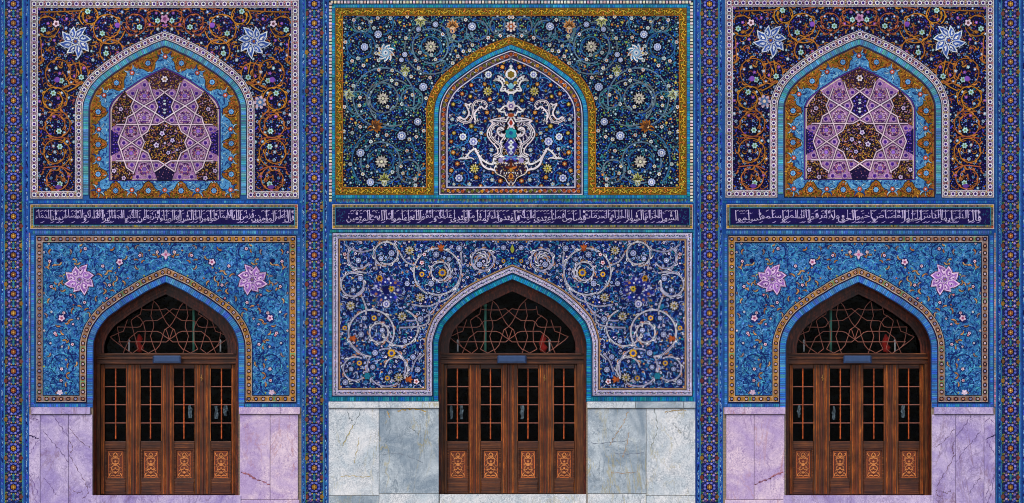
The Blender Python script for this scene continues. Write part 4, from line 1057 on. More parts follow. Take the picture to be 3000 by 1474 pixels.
    for k in range(9):
        a = k * 0.698; A.leaf(mx + math.cos(a) * 14, my + math.sin(a) * 14, a, 38 - 6 * (k % 2), 25, (104, 112, 170), 9, None, 0.3); A.leaf(mx + math.cos(a) * 15, my + math.sin(a) * 15, a, 35 - 6 * (k % 2), 20, random.choice([(24, 36, 124), (22, 60, 140), (34, 40, 130)]), 10, None, 0.3)
        A.disc(mx + math.cos(a) * 33, my + math.sin(a) * 33, 4.5, random.choice([(60, 60, 200), (40, 110, 200), (190, 190, 220), (170, 120, 90)]), 12, 7)
        A.disc(mx + math.cos(a + .35) * 24, my + math.sin(a + .35) * 24, 3, (200, 206, 236), 12, 6)
    for x, y in poisson(lambda x, y: math.dist((x, y), (mx, my)) < 50, mx - 50, mx + 50, my - 50, my + 50, 9): A.curl(x, y, random.uniform(0, 6.3), 13, 2.4, random.choice([-3, 3]), random.choice([(180, 184, 216), (50, 90, 190), (30, 50, 140), (150, 130, 110)]), 11, (8, 12, 60), .8)
    A.disc(mx, my, 13, (14, 20, 90), 12, 10); A.lobed(1113, 816, 10, 6, 0.3, (176, 130, 40), 14); A.disc(1113, 816, 4, (60, 30, 20), 15, 6); A.lobed(1147, 846, 9, 6, 0.4, (196, 166, 40), 14); A.disc(1147, 846, 3, (40, 60, 60), 15, 6)
    A.disc(1132, 891, 13, (10, 14, 50), 13, 12); A.lobed(1132, 891, 11.5, 9, 0.2, (216, 216, 240), 14); A.disc(1132, 891, 6, (96, 106, 186), 15, 8); A.disc(1132, 891, 2.6, (236, 226, 240), 16, 6)
    for x, y in poisson(lambda x, y: ins(x, y) and x <= CX, 996, CX, 702, 1140, 12.5, None, keep):
        if any(math.dist((x, y), k) < 15 for k in keep): continue
        t = random.random()
        if t < 0.26: A.flower(x, y, 4.4, 5, random.choice([(176, 184, 220), (214, 206, 226), (150, 176, 226)]), (90, 100, 180), (8, 12, 50), 4)
        elif t < 0.5: A.disc(x, y, 2.8, random.choice([(206, 140, 70), (190, 160, 60), (214, 190, 206)]), 4, 6)
        elif t < 0.8: A.leaf(x, y, random.uniform(0, 6.3), 12, 5, random.choice([(40, 110, 190), (30, 140, 160), (60, 80, 190)]), 3, (8, 14, 60), 0.5)
    for x, y in poisson(lambda x, y: ins(x, y) and x <= CX, 996, CX, 702, 1140, 9.5): A.curl(x, y, random.uniform(0, 6.3), 17, 2.0, random.choice([-3.5, 3.5]), random.choice([(150, 164, 214), (196, 202, 230), (60, 130, 180), (40, 90, 170)]), 3, (6, 10, 50), .8)
    dots(A, lambda x, y: ins(x, y) and x <= CX, (996, CX, 702, 1140), 6.6, [(60, 120, 210), (150, 170, 226), (30, 60, 160), (30, 130, 160)], 1.6, 3)
    A.inside = None; A.sym = None
    A.leaf(1501, 742, -1.57, 26, 12, (150, 160, 70), 8, IK)
    o = A.build('spandrel_panel', parent); o['label'] = 'central spandrel panel of dark blue tiles with white double scrolls over the middle door'
    B = Art(T, 0.002); border_leaves(B, fp, 7.6, 15); B.build('leaf_border', o)
    C = Art(T, 0.002)
    a2 = offset(ar, 19.5); a2[0] = (a2[0][0], 1176); a2[-1] = (a2[-1][0], 1176)
    C.ribbon(a2, 15, (14, 30, 70), 6, False, False)
    bricks(C, resample(a2, 5), 6.6, 5.4, (34, 134, 172), (10, 70, 110), 8)
    for x0, x1 in ((966, 1270), (1732, 2030)): bricks(C, [(x0, 1169.5), (x1, 1169.5)], 6.2, 6.5, (26, 120, 156), (10, 70, 110), 3)
    bricks(C, [(966, 677.5), (2034, 677.5)], 4.6, 6.5, (48, 132, 156), (16, 80, 120), 3)
    bricks(C, [(968, 1164), (968, 684)], 4.4, 6.5, (40, 126, 170), (16, 80, 120), 3)
    bricks(C, [(2033, 1164), (2033, 684)], 4.0, 6.5, (40, 126, 170), (16, 80, 120), 3)
    C.build('turquoise_brick_band', o)
    return o

# ================================================================== PILASTER STRIPS, INSCRIPTIONS
def pilaster(parent, cx, x0, x1, seed, lab):
    random.seed(seed)
    A = Art(None, 0.006)
    A.rect(x0, -60, x1, 1480, (44, 86, 150), 0)
    for a, b in ((x0 + 1, cx - 27), (cx + 27, x1 - 1)):
        c = (a + b) / 2; wd = b - a
        A.rect(a, -60, b, 1480, (42, 84, 158), 1)
        for x, w_, col in ((a + 1, 2, (70, 140, 190)), (b - 1, 2, (50, 110, 190)), (a + wd * 0.42, 1.6, (30, 60, 130))): A.rect(x - w_ / 2, -60, x + w_ / 2, 1480, col, 2)
        y = -55
        while y < 1475:
            k = random.choice([-1, 1]); t = random.random()
            xx = a + wd * (0.68 if wd > 14 else 0.5)
            if t < 0.75: A.curl(xx - 3 * k, y, 0.6 * k + (0 if k > 0 else 3.1), 9, 2.2, 3 * k, random.choice([(120, 170, 226), (90, 150, 206), (150, 190, 230), (20, 30, 100)]), 3, (16, 30, 100), 0.6)
            else: A.rect(xx - 3, y - 3, xx + 3, y + 3, random.choice([(50, 90, 170), (60, 80, 190), (40, 110, 170)]), 3)
            y += random.uniform(4.5, 7.5)
    A.rect(cx - 26.5, -60, cx + 26.5, 1480, (34, 46, 104), 2)
    for x, y in poisson(lambda x, y: True, cx - 25, cx + 25, -55, 1476, 6.5, 9000): A.curl(x, y, random.uniform(0, 6.3), 9, 2.2, random.choice([-3, 3]), random.choice([(50, 90, 170), (90, 84, 140), (60, 110, 130), (40, 60, 150), (100, 90, 90)]), 2, None)
    for sg in (-1, 1):
        A.rect(cx + sg * 26 - 1, -60, cx + sg * 26 + 1, 1480, (66, 136, 160), 4)
    for k in range(-1, 27):
        y = 12 + 56.6 * k; m = y + 28.3
        if y > 1478: break
        # halves of side palmettes
        for sg in (-1, 1):
            c = random.choice([(130, 96, 60), (120, 76, 70), (140, 108, 50), (116, 62, 60)])
            A.disc(cx + sg * 22, m, 6.2, (30, 18, 24), 3, 9, 9); A.lobed(cx + sg * 22.5, m, 6, 5, 0.3, c, 4, 0, 4, 1.3)
            for q in (-1, 1):
                A.leaf(cx + sg * 24, m + q * 9, q * (1.57 + sg * 0.5), 9, 5, random.choice([(96, 120, 66), (120, 130, 70), (66, 110, 80)]), 4, (10, 10, 30), 0.4)
                A.disc(cx + sg * 12, m + q * 6.5, 3.4, random.choice([(150, 126, 200), (126, 120, 190), (170, 150, 196)]), 4, 7)
                A.disc(cx + sg * 18.5, m + q * 12, 2.0, (180, 150, 150), 4, 6)
                A.curl(cx + sg * 6, m + q * 11, (0 if sg > 0 else 3.14) + q * sg * 0.6, 11, 2.0, -2 * q * sg, random.choice([(90, 120, 220), (150, 96, 160)]), 4, None)
        A.leaf(cx, m - 11, 1.57, 11, 8, (60, 120, 160), 5, (10, 16, 50)); A.leaf(cx, m + 11, -1.57, 11, 8, (66, 130, 170), 5, (10, 16, 50))
        A.disc(cx, m, 3.2, (70, 150, 130), 7, 6)
        for sx in (-6, 6): A.disc(cx + sx, m - 9, 2.2, (190, 170, 80), 7, 6); A.disc(cx + sx, m + 9, 2.2, (190, 150, 70), 7, 6)
        # rosette
        A.lobed(cx, y, 21.6, 8, 0.16, (16, 18, 66), 7, 0.39, 4, 0.86)
        A.lobed(cx, y, 19.0, 8, 0.18, (98, 106, 180), 8, 0.39, 4, 0.86)
        A.lobed(cx, y, 16.4, 8, 0.12, (44, 52, 156), 9, 0.39, 4, 0.84)
        for q in range(8):
            a = q * math.pi / 4 + 0.39
            A.disc(cx + math.cos(a) * 14, y + math.sin(a) * 12, 3.0, random.choice([(110, 124, 206), (90, 110, 196), (140, 140, 206)]), 10, 6)
        A.disc(cx, y, 10.2, (22, 14, 50), 11, 10); A.lobed(cx, y, 7.8, 6, 0.25, random.choice([(160, 120, 70), (170, 104, 66), (150, 110, 66), (180, 136, 60)]), 12, 0.5)
        for q in range(4): a = q * 1.57 + 0.78; A.disc(cx + math.cos(a) * 4.4, y + math.sin(a) * 4.4, 1.7, (130, 50, 40), 13, 5)
        A.disc(cx, y, 2.1, (230, 200, 110), 14, 6)
    o = A.build('pilaster', parent); o['label'] = lab
    return o

FORMS = {}
def _f(ch, base, n):
    FORMS[ch] = [base + i for i in range(n)]
for ch, base, n in (('ء', 0xFE80, 1), ('آ', 0xFE81, 2), ('أ', 0xFE83, 2), ('ؤ', 0xFE85, 2), ('ئ', 0xFE89, 4), ('ا', 0xFE8D, 2), ('ب', 0xFE8F, 4), ('ة', 0xFE93, 2), ('ت', 0xFE95, 4), ('ث', 0xFE99, 4), ('ج', 0xFE9D, 4),
                    ('ح', 0xFEA1, 4), ('خ', 0xFEA5, 4), ('د', 0xFEA9, 2), ('ذ', 0xFEAB, 2), ('ر', 0xFEAD, 2), ('ز', 0xFEAF, 2), ('س', 0xFEB1, 4), ('ش', 0xFEB5, 4), ('ص', 0xFEB9, 4), ('ض', 0xFEBD, 4), ('ط', 0xFEC1, 4),
                    ('ظ', 0xFEC5, 4), ('ع', 0xFEC9, 4), ('غ', 0xFECD, 4), ('ف', 0xFED1, 4), ('ق', 0xFED5, 4), ('ك', 0xFED9, 4), ('ل', 0xFEDD, 4), ('م', 0xFEE1, 4), ('ن', 0xFEE5, 4), ('ه', 0xFEE9, 4), ('و', 0xFEED, 2), ('ى', 0xFEEF, 2), ('ي', 0xFEF1, 4), ('ﻻ', 0xFEFB, 2)): _f(ch, base, n)
def shape(text):
    """joined letter forms, laid out right to left"""
    text = text.replace('لا', 'ﻻ'); res = []
    for i, ch in enumerate(text):
        if ch not in FORMS: res.append(ch); continue
        f = FORMS[ch]
        pv = i > 0 and text[i - 1] in FORMS and len(FORMS[text[i - 1]]) == 4
        nx = len(f) == 4 and i + 1 < len(text) and text[i + 1] in FORMS and len(FORMS[text[i + 1]]) > 1
        res.append(chr(f[3] if pv and nx else f[1] if pv else f[2] if nx else f[0]))
    return ''.join(reversed(res))
def text_geo(body, off=0.02):
    c = bpy.data.curves.new('letters', 'FONT'); c.body = body; c.offset = off; c.resolution_u = 3; c.fill_mode = 'FRONT'
    o = bpy.data.objects.new('letters', c); COL.objects.link(o)
    dg = bpy.context.evaluated_depsgraph_get(); dg.update()
    me = bpy.data.meshes.new_from_object(o.evaluated_get(dg))
    v = [(q.co.x, q.co.y) for q in me.vertices]; f = [tuple(p.vertices) for p in me.polygons]
    bpy.data.objects.remove(o); bpy.data.curves.remove(c); bpy.data.meshes.remove(me)
    return v, f
def inscription(parent, x0, x1, tx0, tx1, text, seed, lab):
    random.seed(seed)
    A = Art(None, 0.004)
    A.rect(x0 - 12, 586, x1 + 12, 686, (30, 84, 158), 0)
    bricks(A, [(x0 - 10, 591.5), (x1 + 10, 591.5)], 4.0, 6.5, (40, 100, 176), (24, 60, 130), 1)
    A.rect(x0, 598, x1, 672, (36, 24, 44), 1); A.rect(x0 + 1.2, 599.2, x1 - 1.2, 670.8, (206, 186, 176), 2); A.rect(x0 + 3, 601, x1 - 3, 669, (122, 112, 98), 3)
    x = x0 + 6
    while x < x1 - 5:
        for y in (604.5, 662.5):
            c = random.choice([(90, 84, 74), (140, 130, 110), (110, 124, 90), (150, 140, 60), (70, 64, 60), (120, 100, 120)])
            A.rect(x, y - 2.6, x + random.uniform(2, 4.4), y + 2.6, c, 4)
        x += random.uniform(4.2, 6)
    y = 612
    while y < 660:
        for xx in (x0 + 6.5, x1 - 6.5): A.rect(xx - 2, y, xx + 2, y + 2.4, random.choice([(60, 50, 50), (150, 140, 120), (120, 130, 90)]), 4)
        y += 4.4
    for xx in (x0 + 6, x1 - 6):
        for yy in (604.5, 665): A.disc(xx, yy, 3.6, random.choice([(190, 150, 40), (190, 80, 50)]), 5, 6)
    A.rect(x0 + 10, 608, x1 - 10, 661, (44, 130, 160), 4); A.rect(x0 + 12, 610, x1 - 12, 659, (8, 30, 70), 5); A.rect(x0 + 14, 613, x1 - 14, 656.5, (34, 22, 88), 6)
    for xa, xb in ((x0 + 14, tx0 - 3), (tx1 + 3, x1 - 14)):
        for x, y in poisson(lambda x, y: True, xa + 2, max(xa + 3, xb - 2), 617, 653, 7):
            if xb - xa > 12: A.curl(x, y, random.uniform(0, 6), 11, 2.4, 3, (40, 80, 116), 7, None)
    o = A.build('inscription_panel', parent); o['label'] = lab
    L = Art(None, 0.004); L.jit = 0
    words = text.split(' ')
    geo = []
    for wd_ in words:
        v, f = text_geo(shape(wd_), 0.004); xs = [p[0] for p in v]; geo.append((v, f, min(xs), max(xs)))
    tot = sum((g[3] - g[2]) + 0.10 for g in geo); k = (tx1 - tx0) / (tot * 0.86 + 0.14 * (geo[-1][3] - geo[-1][2])); xr_ = tx1
    def warp(y, up):
        # low bodies, tall uprights
        y2 = y * 19 if y < 0.42 else 8 + (y - 0.42) * 74
        return (639 if up else 646) - min(y2, 24 if up else 31) * 1.0
    for i, (v, f, a0, a1) in enumerate(geo):
        wpx = (a1 - a0) * k; up = i % 2; x0_ = xr_ - wpx
        x0_ = max(tx0, x0_)
        q = [(x0_ + (p[0] - a0) * k + (warp(p[1], up) - 640) * 0.05, warp(p[1], up) + 1.2 * math.sin((x0_ + p[0] * k) / 7)) for p in v]
        L._add(q, f, (212, 198, 236) if not up else (194, 180, 224), 9 + up)
        xr_ -= (wpx + 0.10 * k) * 0.86
    # vowel strokes and sweeping tails filling the band
    x = tx0 + 4
    while x < tx1 - 4:
        a = random.uniform(-0.5, -0.2)
        if random.random() < 0.75: L.ribbon([(x, 619.5), (x + 9 * math.cos(a), 619.5 + 9 * math.sin(a))], [2.2, 1.0], (190, 176, 214), 8)
        if random.random() < 0.25: L.ribbon([(x + 3, 627), (x + 11, 624)], [1.8, 0.8], (150, 136, 190), 8)
        if random.random() < 0.5: L.ribbon([(x, 653.5), (x + 6, 652), (x + 12, 648)], [0.8, 2.2, 1.2], (170, 156, 210), 8)
        if random.random() < 0.35: L.disc(x + 4, random.uniform(622, 634), 1.5, (180, 166, 214), 8, 5)
        if random.random() < 0.25: L.ribbon([(x + 6, 615), (x + 6.6, 640)], [2.0, 1.3], (196, 186, 228), 8)
        x += random.uniform(7, 12)
    t = L.build('calligraphy', o)
    return o

# ================================================================== BUILD THE FACADE
facade = empty('mosque_facade', (0, 0, 0))
tag(facade, 'mosque facade of three arched bays covered in blue glazed mosaic with brown wooden doors', 'building')
RT = lambda x, y: (3001 - x, y)
RTU = lambda x, y: (3001 - x, y - 3)

outer_upper(None, facade, 'left upper panel with orange scrolls and two pale blue blossoms round a star lattice arch')
outer_upper(RTU, facade, 'right upper panel with orange scrolls and two pale blue blossoms round a star lattice arch')
outer_lower(None, facade, 'left spandrel panel of bright blue tiles with two lilac blossoms over the left door')
outer_lower(RT, facade, 'right spandrel panel of bright blue tiles with two lilac blossoms over the right door')
centre_upper(facade)
centre_lower(facade)
pilaster(facade, 40, -6, 85.5, 1, 'vertical strip of violet rosettes at the left edge')
pilaster(facade, 921, 883, 963, 2, 'vertical strip of violet rosettes between the left and middle bays')
pilaster(facade, 2078.4, 2032, 2118, 3, 'vertical strip of violet rosettes between the middle and right bays')
pilaster(facade, 2960, 2916, 3006, 4, 'vertical strip of violet rosettes at the right edge')
inscription(facade, 88, 874, 103, 862, 'قال امير المؤمنين فرض الله الايمان تطهيرا من الشرك و الصلوة تنزيها عن الكبر و الجهاد عزا للاسلام و القصاص حقنا للدماء', 11, 'left navy inscription band lettered to both ends')
inscription(facade, 972, 2031, 1013, 1987, 'الشهر الحرام بالشهر الحرام و الحرمات قصاص فمن اعتدى عليكم فاعتدوا عليه بمثل ما اعتدى عليكم و اتقوا الله و اعلموا ان الله مع المتقين', 12, 'middle and longest navy inscription band')
inscription(facade, 2127, 2913, 2152, 2874, 'قال النبي ايها الناس احيوا القصاص و احيوا الحق و لا تفرقوا و اسلموا و سلموا تسلموا', 13, 'right navy inscription band with larger, looser lettering')

# ---- masonry wall with the three arched openings
def wall_mat():
    m, n, b = new_mat('buff_brick_wall')
    br = n.nodes.new('ShaderNodeTexBrick'); mp = n.nodes.new('ShaderNodeMapping'); mp.inputs['Rotation'].default_value = (math.radians(90), 0, 0)
    n.links.new(pos(n), mp.inputs['Vector']); n.links.new(mp.outputs[0], br.inputs['Vector'])
    br.inputs['Color1'].default_value = (0.32, 0.24, 0.16, 1); br.inputs['Color2'].default_value = (0.26, 0.2, 0.14, 1); br.inputs['Mortar'].default_value = (0.16, 0.14, 0.12, 1)
    br.inputs['Scale'].default_value = 5; n.links.new(br.outputs[0], b.inputs['Base Color']); b.inputs['Roughness'].default_value = 0.85
    return m
WALL = wall_mat()
def Q(x, y, d=0.0): return ((x - 1500) * U, d, zz(y))
OPEN = [offset(arch(H_LO, 486, 1482), 30), offset(arch(H_CL, 1501, 1482), 26.5)]
OPEN.append([(3001 - x, y) for x, y in OPEN[0]][::-1])
M = Mesh(); TOP = -420; X0, X1 = -1100, 4100
cuts = [X0, 925, 2075, X1]
for k, op in enumerate(OPEN):
    op = [(x, min(y, GZ)) for x, y in op]; OPEN[k] = op
    M.face([Q(cuts[k], TOP), Q(cuts[k + 1], TOP), Q(cuts[k + 1], GZ)] + [Q(x, y) for x, y in op[::-1]] + [Q(cuts[k], GZ)])
    rv = Mesh(); rv.strip([Q(x, y, 0) for x, y in op], [Q(x, y, 0.55) for x, y in op]); rv.build('doorway_reveal', WOODD, facade)
for a, b in (((X0, TOP), (X1, TOP)), ((X0, GZ), (X0, TOP)), ((X1, TOP), (X1, GZ))):
    M.face([Q(*a), Q(*b), Q(b[0], b[1], 5.2), Q(a[0], a[1], 5.2)])
M.face([Q(X0, TOP, 5.2), Q(X1, TOP, 5.2), Q(X1, GZ, 5.2), Q(X0, GZ, 5.2)])
M.build('wall', WALL, facade)
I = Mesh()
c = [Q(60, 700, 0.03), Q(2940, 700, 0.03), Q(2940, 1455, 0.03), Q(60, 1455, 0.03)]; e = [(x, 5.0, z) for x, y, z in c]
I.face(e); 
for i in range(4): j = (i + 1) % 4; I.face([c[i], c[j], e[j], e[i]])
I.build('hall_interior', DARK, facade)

# ---- marble dado
def slab(x0, x1, y0, y1, kind, i, d0=-0.03, name='marble_slab', veins=(), vc=(70, 44, 80)):
    m = Mesh(); r = [Q(x0 + .6, y0 + .6, d0 + 0.004), Q(x1 - .6, y0 + .6, d0 + 0.004), Q(x1 - .6, y1 - .6, d0 + 0.004), Q(x0 + .6, y1 - .6, d0 + 0.004)]
    f = [Q(x0 + 1.3, y0 + 1.3, d0), Q(x1 - 1.3, y0 + 1.3, d0), Q(x1 - 1.3, y1 - 1.3, d0), Q(x0 + 1.3, y1 - 1.3, d0)]
    bk = [(p[0], -0.001, p[2]) for p in r]
    m.face(f)
    for a, b in ((f, r), (r, bk)):
        for k in range(4): j = (k + 1) % 4; m.face([a[k], a[j], b[j], b[k]])
    o = m.build(name, MB[kind, i % 3], facade)
    return o
def veins(par, lines, col, base=0.0302, wd=2.2):
    for l in lines:
        A = Art(None, base); A.jit = 0.1; col = mixc(col, (150, 140, 160), 0.12)
        q = catmull(l, 14); ph = random.uniform(0, 6); q = [(x + 1.6 * math.sin(i * 0.9 + ph) + random.uniform(-.7, .7), y + 1.2 * math.cos(i * 0.7 + ph) + random.uniform(-.7, .7)) for i, (x, y) in enumerate(q)]
        n = len(q); A.ribbon(q, [wd * (0.15 + 0.85 * abs(math.sin(i * 0.35 + ph)) * random.uniform(0.6, 1.0)) * (1 if 0 < i < n - 1 else 0.2) for i in range(n)], col, 0.3)
        A.build('vein', par)
random.seed(77)
for side in (0, 1):
    mx = (lambda a, b: (a, b)) if side == 0 else (lambda a, b: (3001 - b, 3001 - a))
    fx = (lambda x: x) if side == 0 else (lambda x: 3001 - x)
    L = []
    for k, (a, b, kind, y1) in enumerate(((86, 119, 'violet', 1500), (119, 202, 'violet', 1500), (202, 272, 'violet', 1500), (703, 792, 'pink', 1464), (792, 874, 'pink', 1464))):
        a_, b_ = mx(a, b); s_ = slab(a_, b_, 1214.5, min(y1, GZ), kind, k + side, -0.03)
        L.append(s_)
    L[0]['label'] = 'narrow dark streaked violet slab beside the %s rosette strip' % ('left edge' if side == 0 else 'right edge')
    a_, b_ = mx(703, 878); slab(a_, b_, 1464, GZ, 'pink', 1, -0.034, 'base_course')
    for a, b, kind in ((92, 266, 'violet'), (701, 822, 'pink'), (822, 880, 'pink')):
        a_, b_ = mx(a, b); slab(a_, b_, 1193, 1214, kind, side, -0.055, 'marble_cap')
    F = lambda l: [(fx(x), y) for x, y in l]
    veins(L[1], [F([(157, 1217), (176, 1246), (200, 1278)]), F([(129, 1262), (152, 1292), (176, 1318), (200, 1354)]), F([(130, 1400), (150, 1425), (165, 1450)])], (84, 60, 110))
    veins(L[2], [F([(204, 1290), (213, 1310), (208, 1330)]), F([(204, 1331), (228, 1375), (252, 1415), (258, 1446), (240, 1462)]), F([(206, 1256), (236, 1292), (266, 1312)]), F([(215, 1436), (228, 1444), (240, 1440)])], (90, 56, 70))
    veins(L[0], [F([(87, 1275), (100, 1280), (113, 1286)])], (36, 20, 80), 0.0302, 4)
    veins(L[0], [F([(88, 1390), (104, 1425), (116, 1460)]), F([(88, 1330), (100, 1310), (112, 1290)]), F([(90, 1240), (104, 1226), (116, 1236)]), F([(90, 1400), (98, 1440), (110, 1475)])], (96, 64, 130))
    veins(L[3], [F([(708, 1384), (730, 1392), (748, 1403), (770, 1410), (790, 1420)])], (150, 96, 110), 0.0302, 5)
    veins(L[3], [F([(710, 1384), (728, 1388), (746, 1400)])], (196, 110, 100), 0.0312, 2.4)
veins_c = {}
for k, (a, b, t) in enumerate(((963, 1111, 0), (1111, 1286, 1), (1721, 1893, 1), (1893, 2037, 2))):
    y1 = 1446 if k in (1, 2) else 1452
    s_ = slab(a, b, 1196.5, y1, 'blue', t, -0.03)
    slab(a, b, y1, GZ, 'blue', (t + 1) % 3, -0.026 if k == 2 else -0.034, 'base_course')
    veins_c[k] = s_
for a, b in ((963, 1111), (1111, 1287), (1720, 1861), (1861, 2002), (2002, 2037)): slab(a, b, 1176.5, 1196, 'blue', (a // 7) % 3, -0.055, 'marble_cap')
veins(veins_c[0], [[(1060, 1198), (1040, 1240), (1022, 1270), (1002, 1308)], [(1020, 1205), (1024, 1225), (1034, 1232)]], (96, 112, 112))
veins(veins_c[0], [[(1036, 1246), (1020, 1274), (1004, 1308)], [(1052, 1282), (1046, 1320), (1038, 1358)], [(1000, 1396), (1030, 1394), (1060, 1397), (1086, 1395)]], (190, 176, 110), 0.0305, 3)
veins(veins_c[1], [[(1138, 1200), (1142, 1230), (1143, 1260), (1130, 1296), (1116, 1326)], [(1196, 1250), (1214, 1262), (1228, 1276)], [(1120, 1332), (1160, 1328), (1200, 1338), (1240, 1356)]], (110, 128, 136))
veins(veins_c[1], [[(1166, 1204), (1190, 1200), (1216, 1198), (1250, 1206)], [(1136, 1206), (1140, 1222)]], (196, 160, 70), 0.0305, 4)
veins(veins_c[2], [[(1840, 1205), (1828, 1236), (1812, 1262), (1794, 1290), (1786, 1306)], [(1842, 1264), (1838, 1290), (1828, 1330), (1824, 1340)], [(1790, 1384), (1830, 1386), (1870, 1383)]], (186, 160, 120), 0.0305, 3)
veins(veins_c[2], [[(1730, 1296), (1756, 1300), (1800, 1294), (1850, 1292)], [(1800, 1328), (1840, 1330), (1886, 1326)]], (110, 120, 140))
veins(veins_c[3], [[(1916, 1198), (1924, 1236), (1922, 1272), (1908, 1308)], [(1950, 1210), (1976, 1204), (2000, 1203)], [(1970, 1240), (1985, 1256), (1996, 1268)]], (120, 130, 110))
veins(veins_c[3], [[(1946, 1208), (1976, 1203), (2010, 1202)]], (206, 170, 90), 0.0305, 3)

# ---- doors
def carved_mat():
    m, n, b = new_mat('carved_relief')
    at = n.nodes.new('ShaderNodeAttribute'); at.attribute_name = 'tile'
    a = noise(n, 40, 4, 0.7)
    n.links.new(mixrgb(n, 'MULTIPLY', 0.8, at.outputs['Color'], ramp(n, a.outputs[0], [(0.3, (0.6, 0.55, 0.5)), (0.7, (1.3, 1.25, 1.2))])), b.inputs['Base Color'])
    b.inputs['Roughness'].default_value = 0.5
    return m
CARV = carved_mat()
LAT = [[(270, 525), (290, 640), (300, 700), (270, 780), (265, 840), (305, 950), (280, 1040), (235, 1160)],
       [(70, 830), (130, 870), (150, 940), (190, 1060), (240, 1120)], [(70, 640), (150, 710), (220, 755), (370, 760), (400, 780)], [(70, 640), (110, 610), (200, 625), (370, 625), (410, 615)],
       [(265, 515), (220, 560), (200, 590), (150, 710), (110, 780), (70, 830)], [(70, 990), (130, 950), (180, 905), (230, 890), (460, 890), (510, 930), (560, 970), (590, 1040), (645, 1165)],
       [(70, 990), (110, 1022), (330, 1020), (700, 1020)], [(265, 515), (300, 480), (320, 470)], [(410, 580), (430, 680), (475, 700), (540, 750), (545, 770), (510, 910), (455, 1110)],
       [(475, 700), (430, 730), (400, 780), (430, 830), (470, 840), (715, 835)], [(590, 745), (640, 890), (690, 905), (760, 940), (805, 955), (760, 1000), (640, 1090), (530, 1165), (460, 1110)],
       [(715, 840), (680, 1040), (650, 1080)], [(395, 780), (370, 880), (375, 1020), (420, 1110)], [(240, 1110), (330, 1160), (420, 1110)], [(70, 830), (110, 780)], [(70, 990), (110, 780 + 90), (130, 870)]]
